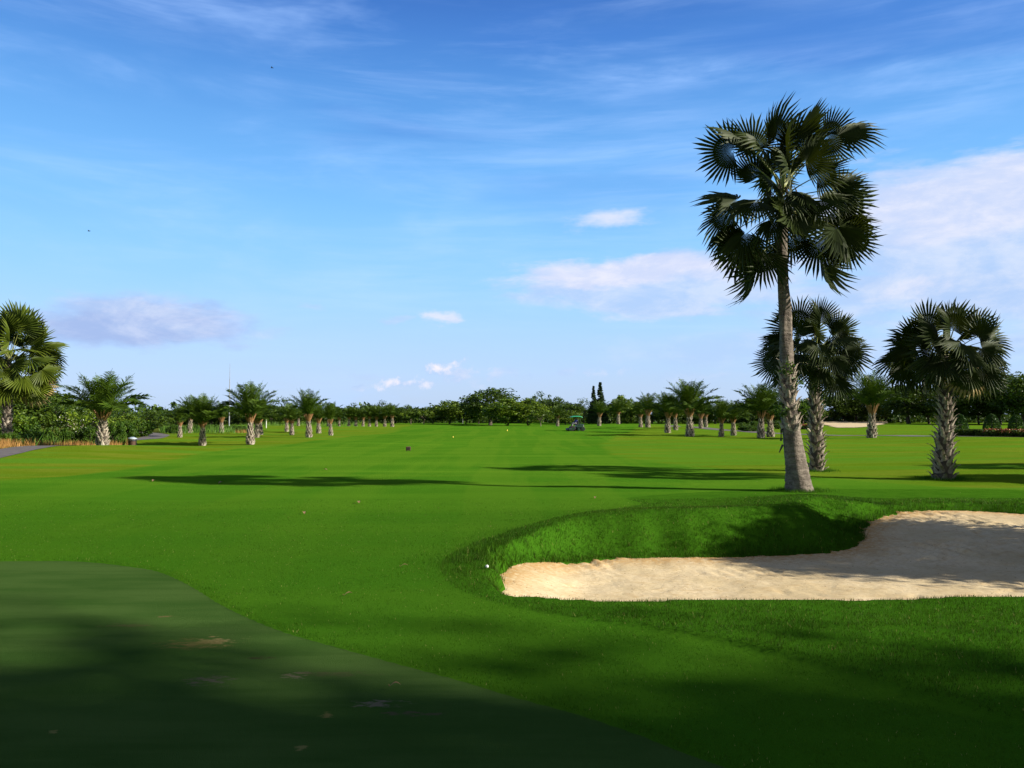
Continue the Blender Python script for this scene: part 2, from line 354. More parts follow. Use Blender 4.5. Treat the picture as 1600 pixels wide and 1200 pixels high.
def make_green():
    m, t, b = new_mat('green_turf'); g = t.new('ShaderNodeNewGeometry').outputs['Position']
    a = t.noise(t.scalev(g, (.5, 1.2, 1)), .9, 5, .6); fine = t.noise(g, 130, 3, .7); st = t.noise(t.scalev(g, (.35, 3.5, 1)), 1.6, 4, .6)
    c = t.mix(t.ss(a, .35, .65), (.040, .086, .017), (.062, .112, .026))
    c = t.mix(t.ss(st, .45, .7, 0, .45), c, (.028, .070, .012))
    c = t.mix(t.ss(fine, .35, .7, 0, .45), c, (.020, .055, .010))
    x, y, z = t.sep(g); nn = t.noise(t.scalev(g, (1, 2.2, 1)), 9, 5, .7)
    for (px, py, rx, ry, cc, k) in [(335, 1000, .26, .17, (.33, .25, .11), 1.6), (310, 1003, .5, .26, (.11, .10, .03), 1.0), (330, 1060, .26, .12, (.10, .09, .06), 1.5), (462, 1052, .13, .10, (.20, .16, .10), 1.6), (520, 1050, .5, .10, (.07, .08, .03), 1.0),
                                    (590, 1096, .22, .10, (.15, .13, .09), 1.6), (640, 1112, .30, .06, (.08, .07, .04), 1.5), (512, 1113, .07, .06, (.18, .15, .05), 1.5),
                                    (85, 1140, .05, .04, (.2, .18, .06), 1.5), (470, 1165, .05, .05, (.2, .18, .06), 1.5), (405, 1025, .18, .06, (.05, .05, .02), 1.5), (200, 975, .35, .10, (.08, .08, .03), 1.0), (258, 961, .12, .07, (.12, .10, .04), 1.3)]:
        gx0, gy0 = G(px, py)
        du = t.math('MULTIPLY', t.math('SUBTRACT', x, gx0), 1/rx); dv = t.math('MULTIPLY', t.math('SUBTRACT', y, gy0), 1/ry)
        r = t.math('SQRT', t.math('ADD', t.math('MULTIPLY', du, du), t.math('MULTIPLY', dv, dv)))
        v = t.math('ADD', t.math('SUBTRACT', 1.0, r), t.math('MULTIPLY', t.math('SUBTRACT', nn, .5), 3.2*k))
        c = t.mix(t.ss(v, .25, 1.0, 0, .85), c, cc)
    t.l.new(c, b.inputs['Base Color']); b.inputs['Roughness'].default_value = .9; b.inputs['Specular IOR Level'].default_value = .0
    bump(t, b, t.math('ADD', fine, t.math('MULTIPLY', st, .6)), .7, .015); return m
def make_sand():
    m, t, b = new_mat('sand'); g = t.new('ShaderNodeNewGeometry').outputs['Position']
    a = t.noise(g, .9, 5, .6); f = t.noise(g, 55, 4, .75); f2 = t.noise(g, 14, 5, .7)
    rk = t.noise(t.scalev(g, (1, 2.4, 1)), 3.0, 5, .65, 1.2)
    c = t.mix(t.ss(a, .35, .65), (.50, .40, .235), (.60, .49, .31)); c = t.mix(t.ss(f2, .42, .72, 0, .5), c, (.40, .285, .16))
    c = t.mix(t.ss(rk, .50, .68, 0, .55), c, (.42, .29, .14)); c = t.mix(t.ss(f, .56, .78, 0, .9), c, (.20, .12, .06))
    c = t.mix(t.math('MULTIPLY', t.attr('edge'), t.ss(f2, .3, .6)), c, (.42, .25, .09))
    t.l.new(c, b.inputs['Base Color']); b.inputs['Roughness'].default_value = .95; b.inputs['Specular IOR Level'].default_value = .1
    hh = t.math('ADD', t.math('MULTIPLY', f, .35), t.math('ADD', t.math('MULTIPLY', f2, 1.0), t.math('MULTIPLY', rk, 1.5)))
    bump(t, b, hh, .4, .03); return m
M = {}
M['turf'] = make_turf(); M['green'] = make_green(); M['sand'] = make_sand()
M['asphalt'] = simple('asphalt', (.11, .095, .09), .9, .3, 3, bmp=.2)
def blade_mat():
    m, t, b = new_mat('grass_blade'); v = t.attr('v'); lu = t.attr('lush')
    c = t.mix(v, (.022, .085, .003), (.072, .170, .006)); d = t.mix(v, (.012, .046, .002), (.056, .120, .004))
    c = t.mix(lu, c, d); c = t.mix(t.ss(v, .96, .985), c, (.36, .33, .10))
    t.l.new(c, b.inputs['Base Color']); b.inputs['Roughness'].default_value = .6; b.inputs['Specular IOR Level'].default_value = .08
    tr = t.new('ShaderNodeBsdfTranslucent'); t.l.new(c, tr.inputs[0]); mx = t.new('ShaderNodeMixShader'); mx.inputs[0].default_value = .3
    t.l.new(b.outputs[0], mx.inputs[1]); t.l.new(tr.outputs[0], mx.inputs[2]); t.l.new(mx.outputs[0], t.n['Material Output'].inputs[0]); return m
M['blade'] = blade_mat()
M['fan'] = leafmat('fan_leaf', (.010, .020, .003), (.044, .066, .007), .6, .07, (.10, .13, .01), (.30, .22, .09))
M['fanSunlit'] = leafmat('fan_leaf_sunlit', (.022, .042, .004), (.125, .165, .014), .5, .15, (.16, .20, .02), (.34, .26, .10))  # same leaf as fan, coloured lighter and yellower to paint in sunlight
M['petiole'] = simple('petiole', (.24, .26, .07), .5, .4, 6)
M['date'] = leafmat('feather_leaf', (.012, .038, .003), (.085, .140, .010), .5, .12, (.11, .18, .01))
M['tree'] = leafmat('broad_leaf', (.012, .034, .004), (.085, .140, .010), .5, .15)
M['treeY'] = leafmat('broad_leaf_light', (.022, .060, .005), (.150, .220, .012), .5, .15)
M['treeB'] = leafmat('conifer_leaf', (.012, .034, .014), (.050, .085, .030), .6, .1)
M['shrub'] = leafmat('shrub_leaf', (.014, .045, .004), (.08, .15, .010), .5, .2)
M['drygrass'] = leafmat('dry_grass', (.22, .11, .03), (.48, .27, .08), .7, .3)
M['bark'] = simple('bark', (.20, .155, .11), .9, .5, 5, bmp=.4)
M['darkbark'] = simple('dark_bark', (.09, .07, .05), .9, .5, 5, bmp=.4)
M['bamboo'] = leafmat('weed_leaf', (.04, .11, .01), (.14, .26, .03), .5, .25)

# ---------------------------------------------------------------- the ground
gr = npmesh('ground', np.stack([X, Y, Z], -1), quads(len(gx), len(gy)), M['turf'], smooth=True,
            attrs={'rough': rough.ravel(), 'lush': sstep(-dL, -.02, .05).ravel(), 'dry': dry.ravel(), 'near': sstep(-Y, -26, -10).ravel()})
tag(gr, kind='structure')
def sheet(name, mat, poly, x0, x1, y0, y1, st, zf, pad, kind='structure', attrs=None):
    ax = np.arange(x0, x1+st, st); ay = np.arange(y0, y1+st, st); xx, yy = np.meshgrid(ax, ay); d = sdf(poly, xx, yy)
    k = (d[:-1, :-1] < pad) | (d[1:, 1:] < pad) | (d[1:, :-1] < pad) | (d[:-1, 1:] < pad)
    zz = zf(xx, yy, d); F = quads(len(ax), len(ay), k); A = {n: f(xx, yy, d).ravel() for n, f in (attrs or {}).items()}
    u, inv = np.unique(F.ravel(), return_inverse=True); P = np.stack([xx, yy, zz], -1).reshape(-1, 3)[u]
    o = npmesh(name, P, inv.reshape(-1, 4), mat, smooth=True, attrs={n: a[u] for n, a in A.items()}); tag(o, kind=kind); return o
_r = np.random.default_rng(4); FOOT = [(5.5+i*.30+_r.normal(0, .05), 10.0+i*.24+.11*(i % 2), .7) for i in range(16)]+[(_r.uniform(7, 11.5), _r.uniform(12.6, 15.6), _r.uniform(0, 3)) for i in range(45)]+[(_r.uniform(.8, 6), _r.uniform(9.2, 11.6), _r.uniform(0, 3)) for i in range(18)]
def zs_f(x, y, d):
    far = sstep(y, 9.4, 11.0); z = zsand(x, y)-.06*(1-far)*sstep(d, 0, -.3)
    z = z-.06*sstep(-d, .0, 1.2)*far+(fbm(x, y, 2.2, 4)-.5)*.04+(vn(x, y, 11)-.5)*.010
    for (fx, fy, fa) in FOOT: z = z-.028*np.exp(-(((x-fx)*math.cos(fa)+(y-fy)*math.sin(fa))/.13)**2-(((y-fy)*math.cos(fa)-(x-fx)*math.sin(fa))/.055)**2)
    tr = sstep(fbm(x, y, .8, 2), .45, .62)*sstep(y, 11.8, 13.5)            # raked, trampled part
    z = z+tr*(np.sin(x*26+y*9+4*vn(x, y, 1.5))*.016+(vn(x, y, 7)-.5)*.05)
    return z
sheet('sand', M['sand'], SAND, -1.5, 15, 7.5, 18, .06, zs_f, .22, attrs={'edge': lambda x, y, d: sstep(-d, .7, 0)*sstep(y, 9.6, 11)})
sheet('putting_green', M['green'], GREEN, -21, 6, -12, 12, .12, lambda x, y, d: H(x, y)-.015-.004*sstep(d, .02, .12), .16)
def ribbon(name, pts, width, mat, up=.02):
    c = catmull(pts, 10); t = np.gradient(c, axis=0); t /= np.linalg.norm(t, axis=1)[:, None]; nrm = np.stack([-t[:, 1], t[:, 0]], 1)
    V = []; K = 7
    for k in range(K):
        p = c+nrm*width*(k/(K-1)-.5); V.append(np.stack([p[:, 0], p[:, 1], H(p[:, 0], p[:, 1])+up], 1))
    V = np.stack(V, 1); o = npmesh(name, V, quads(K, len(c)), mat, smooth=True); return tag(o, kind='structure')
ribbon('path', [(-21, 24), (-22.6, 31), (-24.0, 36.5), (-26.3, 44), (-29, 53), (-31.5, 63), (-33, 72), (-38, 84), (-50, 98)], 2.0, M['asphalt'])
ribbon('path', [(75, 52), (56, 58.5), (44, 61), (38.5, 64), (35, 72), (31.5, 86), (29, 98), (26, 112), (28, 140)], 2.4, M['asphalt'])
p2 = [G(1285, 661), G(1310, 667), G(1345, 667), G(1372, 664), G(1380, 660), G(1340, 658.2), G(1300, 658.2)]
FARB = catmull(p2, 5, True)
sheet('sand', M['sand'], FARB, FARB[:, 0].min()-1, FARB[:, 0].max()+1, FARB[:, 1].min()-2, FARB[:, 1].max()+2, .8, lambda x, y, d: H(x, y)+.06+.5*sstep(y, 140, 210), 0.0, attrs={'edge': lambda x, y, d: x*0})

# ---------------------------------------------------------------- grass blades
def blades(name, n, x0, x1, y0, y1, acc, hfun, wid, lush, seg=1):
    x = rng.uniform(x0, x1, n); y = rng.uniform(y0, y1, n)
    k = (np.abs(x) < .78*y+1.2); x, y = x[k], y[k]
    dS = sdf(SAND, x, y); dGr = np.full(x.shape, 9.0); mg = y < 11.5
    dGr[mg] = sdf(GREEN, x[mg], y[mg]); dLu = sdf(LUSH, x, y)
    k = acc(x, y, dS, dGr, dLu) > rng.random(len(x)); x, y, dS, dGr, dLu = x[k], y[k], dS[k], dGr[k], dLu[k]
    z = H(x, y); h = hfun(x, y, dS, dGr, dLu)*rng.uniform(.6, 1.25, len(x)); m = len(x)
    a = rng.uniform(0, 2*np.pi, m); le = rng.uniform(.1, .8, m)*h; la = rng.uniform(0, 2*np.pi, m)
    ww = wid*rng.uniform(.7, 1.3, m)*(1+.06*np.maximum(y-6, 0)); cx, cy = np.cos(a)*ww, np.sin(a)*ww
    V = np.stack([np.stack([x-cx, y-cy, z-.005], 1), np.stack([x+cx, y+cy, z-.005], 1), np.stack([x+np.cos(la)*le, y+np.sin(la)*le, z+h], 1)], 1).reshape(-1, 3)
    cv = np.clip(.25+.5*fbm(x, y, .9, 3)+rng.normal(0, .16, m), 0, .95); cv[rng.random(m) < .012] = 1
    F = np.arange(3*m).reshape(-1, 3); o = npmesh(name, V, F, M['blade'], v=np.repeat(cv, 3), attrs={'lush': np.repeat((dLu < 0).astype(float), 3)})
    return o
def hf(x, y, s, g, l):
    lush = l < 0; far = sstep(y, 9.6, 11)
    h = np.where(lush, .026, .015); h = h+np.where(s < 1.3, .050*far*np.exp(-s/.7), 0)+np.where(s < .12, .018, 0)
    return h*(.55+.9*vn(x, y, 5.0))*(1+.8*far*(s < .6)*(vn(x, y, 9)-.3))
o = blades('grass', 1500000, -13, 14.5, 3.6, 18.5, lambda x, y, s, g, l: (s > -.012)*(g > -.004)*np.clip(1.25-.062*y+np.where(l < 0, .12, 0), .12, 1), hf, .0022, 1)
tag(o, 'short green mown turf blades around the putting green and the sand bunker', 'grass', kind='stuff')

# ---------------------------------------------------------------- fan palms
def fan_leaf(origin, hast, d, n, R=1.05, nseg=46, spread=250, droop=.35, pet_r=.022, wilt=0.0, seed=0, dead=False):
    """petiole from origin to hast, fan whose axis is d and plane normal n"""
    r = np.random.default_rng(seed); mb = MB()
    d = Vector(d).normalized(); n = Vector(n); n = (n-d*n.dot(d)).normalized(); s = n.cross(d)
    Mx = np.array([list(d), list(s), list(n)])        # rows: local axes
    V = []; F = []; A = []
    re = lambda aa: R*(1-.30*min(1, abs(aa)/(rad(spread)/2))**2.2)*.95*.5; tone = r.uniform(.2, .65); da = rad(spread)/nseg; r1f = .50
    for i in range(nseg):
        a = -rad(spread)/2+(i+.5)*da; hw = da*.5
        q = a/(rad(spread)/2); RR = R*(1-.30*abs(q)**2.2)*r.uniform(.86, 1.08); r1 = RR*r1f*r.uniform(.92, 1.08)
        tip_dr = droop*(r.uniform(.3, 1.5))*RR*.55+wilt*RR*abs(r.normal(0, 1))*.4
        def P(rr, ang, dz):
            x, y = rr*math.cos(ang), rr*math.sin(ang)
            return (x, y, dz-droop*.40*(rr/R)**2*R-.16*abs(y)+.05)
        ta = a+r.normal(0, .03)
        mid = (r1+RR)/2
        fold = .020*R
        b = len(V)
        V += [P(.02, a, 0), P(re(a-hw), a-hw, -fold), P(r1, a, fold), P(re(a+hw), a+hw, -fold), P(mid, a-hw*.66, -fold-tip_dr*.25), P(mid, a, fold*.5-tip_dr*.25), P(mid, a+hw*.66, -fold-tip_dr*.25), P(RR, ta, -tip_dr)]
        F += [(b, b+1, b+2), (b, b+2, b+3), (b+1, b+4, b+5, b+2), (b+2, b+5, b+6, b+3), (b+4, b+7, b+5), (b+5, b+7, b+6)]
        c = float(np.clip(tone+r.uniform(-.25, .3), 0, .9)) if not dead else 1.0; A += [c*.8]*4+[c]*3+[min(c+.2, .9) if r.random() > .05 else 1.0]
    V = np.array(V) @ Mx+np.array(hast)
    mb.add(V, F, A)
    return mb
def petiole(mb, o, h, rr, d=None):
    o = Vector(o); h = Vector(h); L = (h-o).length; ctrl = (o+h)/2+Vector((0, 0, .10*L))
    pts = [(1-t)**2*o+2*t*(1-t)*ctrl+t*t*h for t in (0, .25, .5, .75, 1)]
    mb.tube(pts, [rr*1.7, rr*1.3, rr, rr*.85, rr*.7], 6, sq=.6)
FANMAT = ['fan']
def add_frond(root, origin, hast, d, n, **kw):
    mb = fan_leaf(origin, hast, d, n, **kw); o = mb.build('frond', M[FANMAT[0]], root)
    pb = MB(); petiole(pb, origin, hast, kw.get('pet_r', .022)); pb.build('petiole', M['petiole'], o, smooth=True)
    return o
def trunk_mat(name, c1, c2, dark, ringf=9.0):
    m, t, b = new_mat(name); p = t.new('ShaderNodeTexCoord').outputs['Object']; n = t.noise(p, 3.5, 5, .65); n2 = t.noise(t.scalev(p, (1, 1, .35)), 26, 4, .7)
    x, y, z = t.sep(p); rg = t.math('SINE', t.math('ADD', t.math('MULTIPLY', z, ringf*2*math.pi), t.math('MULTIPLY', n, 9.0)))
    c = t.mix(t.ss(n, .35, .65), c1, c2); c = t.mix(t.ss(rg, .55, 1, 0, .30), c, dark)
    pit = t.noise(t.scalev(p, (1, 1, 1.8)), 13, 3, .6); c = t.mix(t.ss(pit, .60, .68, 0, .9), c, dark); c = t.mix(t.ss(n2, .5, .75, 0, .5), c, dark)
    t.l.new(c, b.inputs['Base Color']); b.inputs['Roughness'].default_value = .9; b.inputs['Specular IOR Level'].default_value = .2
    hh = t.math('ADD', t.math('MULTIPLY', rg, -.22), t.math('ADD', t.math('MULTIPLY', pit, -1.5), n2)); bump(t, b, hh, .6, .03); return m
M['trunk'] = trunk_mat('palm_trunk', (.115, .095, .078), (.225, .19, .155), (.035, .025, .018), 7)
M['boot'] = trunk_mat('leaf_base', (.26, .21, .165), (.46, .395, .32), (.035, .025, .018), 1.3)
M['dboot'] = trunk_mat('date_leaf_base', (.26, .21, .155), (.50, .43, .35), (.035, .024, .015), 1.3)
M['fruit'] = simple('fruit_stalk', (.05, .035, .022), .8, .4, 9)
def trunk_mesh(path, radii, n=24, sub=10, amp=.012, seed=0, name='trunk', mat=None, root=None, flare=None):
    P = catmull(np.array([tuple(p)+(r_,) for p, r_ in zip(path, radii)]), sub); mb = MB(); V = []
    r = np.random.default_rng(seed)
    for i, (x, y, z, rr) in enumerate(P):
        for j in range(n):
            a = 2*math.pi*j/n; k = 1+amp/rr*(1.4*math.sin(3*a+z*2.1)+math.sin(5*a-z*3)+r.normal(0, .45)+.3*math.sin(z*44))
            V.append((x+math.cos(a)*rr*k, y+math.sin(a)*rr*k, z))
    m = len(P); F = [(i*n+j, i*n+(j+1) % n, (i+1)*n+(j+1) % n, (i+1)*n+j) for i in range(m-1) for j in range(n)]+[tuple(range((m-1)*n, m*n))]
    mb.add(V, F); return mb.build(name, mat or M['trunk'], root, smooth=True), P
def boots(P, z0, z1, per, dz, size, flare, root, mat, seed=1, hang=0, name='leaf_base'):
    r = np.random.default_rng(seed); mb = MB(); z = z0; row = 0
    zz = P[:, 2]
    while z < z1:
        cx, cy, rr = np.interp(z, zz, P[:, 0]), np.interp(z, zz, P[:, 1]), np.interp(z, zz, P[:, 3])
        for k in range(per):
            if r.random() < .06: continue
            a = 2*math.pi*(k+.5*(row % 2))/per+r.normal(0, .09)+row*.13; zb = z+r.normal(0, dz*.12)
            L = size*r.uniform(.75, 1.25); wd = 2*math.pi*rr/per*.50; fl = flare*r.uniform(.4, 1.5)
            er = Vector((math.cos(a), math.sin(a), 0)); et = Vector((-math.sin(a), math.cos(a), 0)); up = Vector((0, 0, 1))
            c = Vector((cx, cy, zb)); V = []
            prof = [(0, 1.0, -.02), (.45, .62, .02+fl*.15), (.8, .40, .03+fl*.6), (1.0, .34, .03+fl)]
            for (t, wf, ro) in prof:
                for sgn, th in ((-1, 0), (-.35, .022), (.35, .022), (1, 0)):
                    wv = wd*wf*sgn
                    rad_in = rr*.98-(1-math.cos(min(1.2, abs(wv)/rr)))*rr
                    V.append(c+er*(rad_in+ro+th)+et*wv+up*(L*t-L*.15*abs(sgn)*(t > .9)))
            V2 = [v-er*.018-up*.01 for v in V]
            nr = 4; F = []
            for i in range(3):
                for j in range(3):
                    q = i*nr+j; F.append((q, q+1, q+nr+1, q+nr)); F.append((16+q, 16+q+nr, 16+q+nr+1, 16+q+1))
            for j in range(3): F.append((12+j, 13+j, 29+j, 28+j))
            for i in range(3): F.append((i*4, i*4+4, 16+i*4+4, 16+i*4)); F.append((i*4+3, 16+i*4+3, 16+i*4+7, i*4+7))
            mb.add([tuple(v) for v in V+V2], F)
        z += dz; row += 1
    return mb.build(name, mat, root)
def fan_palm(name_label, base, path_px, Y, radii, boots_rng, hub_px, specs, seed, R, boot_size=.24, per=7, dz=.17, flare=.07, group=None, rot=0):
    bx, by = base; bz = Hs(bx, by)-.05
    root = empty('fan_palm', (bx, by, bz)); tag(root, name_label, 'palm tree', group or 'tall fan palms around the fairway')
    o = Vector((bx, by, bz)); path = [AT(px, py, Y)-o for px, py in path_px]; path[0].z = 0; 
    tr, P = trunk_mesh(path, radii, seed=seed, root=root, mat=M['trunk'] if boots_rng and boots_rng[0] > 1 else M['darkbark'])
    if boots_rng: boots(P, boots_rng[0], boots_rng[1], per, dz, boot_size, flare, root, M['boot'], seed)
    hub = AT(hub_px[0], hub_px[1], Y)-o; r = np.random.default_rng(seed+50); s = Y/FPX
    for i, sp in enumerate(specs):
        hx, hy, dep, ang, Rf, tilt = sp           # hastula offset px from the hub, depth m, fan heading in the picture plane (deg ccw from right), size, tilt toward viewer
        hx *= r.uniform(.93, 1.1); hy *= r.uniform(.93, 1.1); hast = hub+Vector((hx*s, dep, hy*-s)); d = Vector((math.cos(rad(ang)), tilt, math.sin(rad(ang))))
        # leaf plane: its upper side turned up and out
        nup = Vector((r.normal(0, .45), (-.75 if dep <= 0 else .75)+r.normal(0, .45), .65+r.normal(0, .3)))
        start = hub+Vector((r.normal(0, .05), r.normal(0, .05), -.25+.3*min(1, max(-1, -hy*s))))
        add_frond(root, start, hast, d, nup, R=R*Rf, droop=r.uniform(.02, .38), seed=seed*100+i, nseg=int(r.integers(26, 34)), spread=r.uniform(190, 255), dead=bool(r.random() < (.28 if hy > 25 else .02) and boots_rng and boots_rng[0] < 1), wilt=.30 if ang < -50 or ang > 230 else .10)
    return root, hub, P
# tall palm; hastula offsets measured about hub (1222, 296)
KT = 1.10
tall_specs = [
 (-4, -72, .1, 92, 1.0, -.1), (22, -66, -.3, 68, 1.0, -.2), (-30, -66, .4, 118, .95, .2), (45, -62, .3, 50, .95, .1), (4, -50, -.7, 85, .9, -.6),
 (-54, -66, -.2, 155, 1.0, -.2), (-60, -64, .3, 178, .95, .3), (-40, -42, -.8, 140, .85, -.6), (66, -70, -.5, 25, 1.0, -.2), (74, -76, .3, 6, .9, .2),
 (-64, 14, -.2, 180, 1.0, -.2), (-68, 22, .5, 205, .9, .2), (-48, 24, -.7, 215, .9, -.6), (80, 12, -.1, 12, 1.05, 0), (84, 20, .5, -12, .9, .3), (60, 6, -.7, 0, .9, -.6),
 (-56, 62, -.1, 222, 1.05, 0), (-70, 50, .4, 205, .8, .3), (-42, 100, .1, 262, .95, .1), (-56, 74, .25, 238, .95, .1), (-34, 88, -.3, 252, .95, -.2), (-24, 50, -.8, 255, .8, -.5),
 (72, 52, -.2, -25, 1.05, -.1), (62, 66, .3, -50, 1.0, .2), (56, 60, -.7, -75, 1.0, -.5), (88, 44, .3, -10, .85, .3), (62, 96, .2, -75, .95, .1),
 (0, 36, -1.0, -92, 1.0, -.5), (22, 56, .6, -70, .8, .3), (14, -20, -1.1, 40, .8, -1.2), (-16, -12, -1.1, 130, .8, -1.2), (0, -30, 1.0, 90, .9, .9), (34, 16, 1.0, -10, .9, .9),
 (-12, 62, .7, -110, .8, .4), (30, 24, -1.0, -40, .75, -1.0),
 (-30, 2, -.9, 170, .75, -1.0), (34, -6, -.9, 10, .8, -1.0), (-12, 18, -.8, -100, .85, -.9), (16, 14, -.7, -60, .8, -.8), (22, 24, .7, -50, .8, .6), (96, 62, .1, -35, .85, 0), (0, -34, .5, 95, .95, .4), (-22, -30, .6, 115, .9, .4), (24, -32, .6, 65, .9, .4), (-8, -44, -.9, 110, .8, -.9), (14, -46, .8, 80, .9, .5)]
tall_specs = [(a*KT, b*KT+(6 if b > 0 else 2), c, d, e, f) for a, b, c, d, e, f in tall_specs]
tb = G(1251, 768)
tall, hubT, PT = fan_palm('tallest fan palm, with a bare grey trunk leaning left beside the bunker', tb, [(1251, 768), (1245, 735), (1239, 700), (1233, 640), (1229, 560), (1226, 480), (1222, 395), (1221, 320)], tb[1],
               [.37, .29, .245, .205, .165, .145, .13, .16], (1.60, 3.45), (1222, 296), tall_specs, 11, 1.12, boot_size=.24, per=6, dz=.17, flare=.07)
# vine tuft and stalks on the tall trunk
def tuft(name, c, r_, n, ls, mat, parent, seed=0, flat=1.0):
    r = np.random.default_rng(seed); V = []; F = []; A = []
    for i in range(n):
        p = r.normal(0, 1, 3); p /= np.linalg.norm(p); p = p*r_*r.uniform(.3, 1)**.5*np.array([1, 1, flat])+np.array(c)
        u = r.normal(0, 1, 3); u /= np.linalg.norm(u); q = np.cross(u, r.normal(0, 1, 3)); q /= np.linalg.norm(q); s = ls*r.uniform(.6, 1.3)
        b = len(V); V += [p-u*s, p+q*s*.45, p+u*s, p-q*s*.45]; F.append((b, b+1, b+2, b+3)); A += [r.uniform(0, .9)]*4
    return npmesh(name, V, F, mat, v=A, parent=parent)
for (px, py, dep, n, sd_) in ((1218, 640, -.12, 130, 1), (1252, 636, -.05, 110, 2), (1226, 575, -.15, 90, 3), (1240, 600, -.15, 60, 4)):
    tuft('vine', AT(px, py, tb[1])-Vector(tall.location)+Vector((0, dep, 0)), .20, n, .055, M['shrub'], tall, sd_)
fb = MB(); r_ = np.random.default_rng(5)
for k in range(26):
    a = r_.uniform(0, 6.28); q = hubT+Vector((math.cos(a)*r_.uniform(.1, .4), math.sin(a)*r_.uniform(.1, .4), r_.uniform(-.75, .1)))
    fb.tube([hubT+Vector((math.cos(a)*.08, math.sin(a)*.08, .0)), (hubT+q)/2+Vector((math.cos(a)*.15, math.sin(a)*.15, .1)), q, q+Vector((0, 0, -.25))], [.014, .012, .022, .010], 5)
fb.build('fruit_stalks', M['fruit'], tall)
# hanging dead leaf base on the lower left of the trunk
mb = MB(); c = AT(1222, 690, tb[1])-Vector(tall.location)
mb.tube([c+Vector((.10, -.05, .42)), c+Vector((-.04, -.06, .30)), c+Vector((-.05, -.06, .02))], [.03, .05, .05], 6, sq=.5); mb.tube([c+Vector((.0, -.05, -.08)), c+Vector((-.10, -.06, -.28))], [.05, .02], 6, sq=.5)
mb.build('dead_leaf_base', M['fruit'], tall)

def round_specs(seed, n, rx, ry, up=1.0):
    r = np.random.default_rng(seed); L = []
    for i in range(n):
        # fibonacci directions, top heavy
        z = 1-2*(i+.5)/n*.86; a = i*2.39996+r.normal(0, .2); q = math.sqrt(max(0, 1-z*z)); x = q*math.cos(a); y = q*math.sin(a)
        k_ = r.uniform(.72, 1.18); L.append((x*rx*k_, -z*ry*k_, y*rx*.021, math.degrees(math.atan2(z*1.0-(.35 if z < .5 else 0), x+1e-3)), r.uniform(.85, 1.1), y*.9))
    return L
mb_ = G(1276, 737)
midp, _, _ = fan_palm('shorter fan palm with jagged scaly trunk just behind the tallest palm', mb_, [(1276, 738), (1276, 700), (1274, 650), (1272, 600), (1271, 560), (1271, 545)], mb_[1],
     [.24, .22, .18, .16, .15, .13], (.02, 3.9), (1271, 552), round_specs(21, 32, 54, 50), 21, .98, boot_size=.30, per=6, dz=.21, flare=.16)
rb = G(1474, 750)
rightp, _, PR = fan_palm('dark full-crowned fan palm with jagged scaly trunk on the right lawn', rb, [(1474, 751), (1475, 700), (1478, 660), (1477, 610), (1476, 570), (1476, 555)], rb[1],
     [.28, .23, .19, .165, .15, .13], (.02, 3.6), (1476, 556), round_specs(33, 38, 54, 49), 33, .92, boot_size=.28, per=7, dz=.18, flare=.14)
FANMAT[0] = 'fanSunlit'; lb = G(10, 700)
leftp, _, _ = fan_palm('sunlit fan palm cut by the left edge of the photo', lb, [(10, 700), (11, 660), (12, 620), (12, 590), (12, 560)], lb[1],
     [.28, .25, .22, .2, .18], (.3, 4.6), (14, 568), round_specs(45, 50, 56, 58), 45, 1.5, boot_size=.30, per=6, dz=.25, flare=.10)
# palms standing outside the frame to the right, whose shade falls on the lawn
def put_copy(src, x, y, rz, sc, label):
    c = copy_tree(src); c.location = (x, y, Hs(x, y)-.05); c.rotation_euler = (0, 0, rz); c.scale = (sc, sc, sc); c['label'] = label; return c
put_copy(rightp, 22.5, 22.0, 1.2, 1.0, 'fan palm standing past the right edge of the lawn, nearest the dark full palm')
put_copy(midp, 27.5, 26.5, 2.2, 1.05, 'fan palm farther out past the right edge of the lawn')
put_copy(rightp, 26.0, 20.6, 3.2, 1.15, 'fan palm past the right edge, level with the far rim of the bunker')

# ---------------------------------------------------------------- feather palms
def feather_frond(r, L, a, e0, bend, hub, w=.036, n=44):
    """arching rachis with leaflets; returns MB"""
    mb = MB(); h = Vector((math.cos(a), math.sin(a), 0)); up = Vector((0, 0, 1)); side = Vector((-math.sin(a), math.cos(a), 0))
    pts = []; p = Vector(hub); e = e0; K = 12
    for i in range(K+1):
        pts.append(p.copy()); e -= bend/K*(.4+1.2*i/K); p = p+(h*math.cos(e)+up*math.sin(e))*(L/K)
    mb.tube(pts, [.035*(1-.85*i/K) for i in range(K+1)], 5, a=.55, cap=False)
    V = []; F = []; A = []
    for i in range(n):
        t = .16+.84*(i+.5)/n; f = t*K; j = min(int(f), K-1); q = pts[j].lerp(pts[j+1], f-j); tg = (pts[j+1]-pts[j]).normalized(); nn = side.cross(tg); nn = nn if nn.z > 0 else -nn
        ll = .62*math.sin(math.pi*min(1, (.12+.95*t)))**.6*L/2.4*r.uniform(.85, 1.1)
        for sg in (-1, 1):
            dd = (side*sg*.75+tg*r.uniform(.45, .8)+nn*r.uniform(-.1, .55)).normalized(); wv = tg*w
            b = len(V); dr = up*(-.16*ll)
            V += [q-wv*.5, q+wv*.5, q+dd*ll*.6+wv*.45, q+dd*ll+dr, q+dd*ll*.6-wv*.45]; F.append((b, b+1, b+2, b+3, b+4)); A += [float(np.clip(.30+.25*t+r.normal(0, .18), 0, .9))]*5
    mb.add([tuple(v) for v in V], F, A); return mb
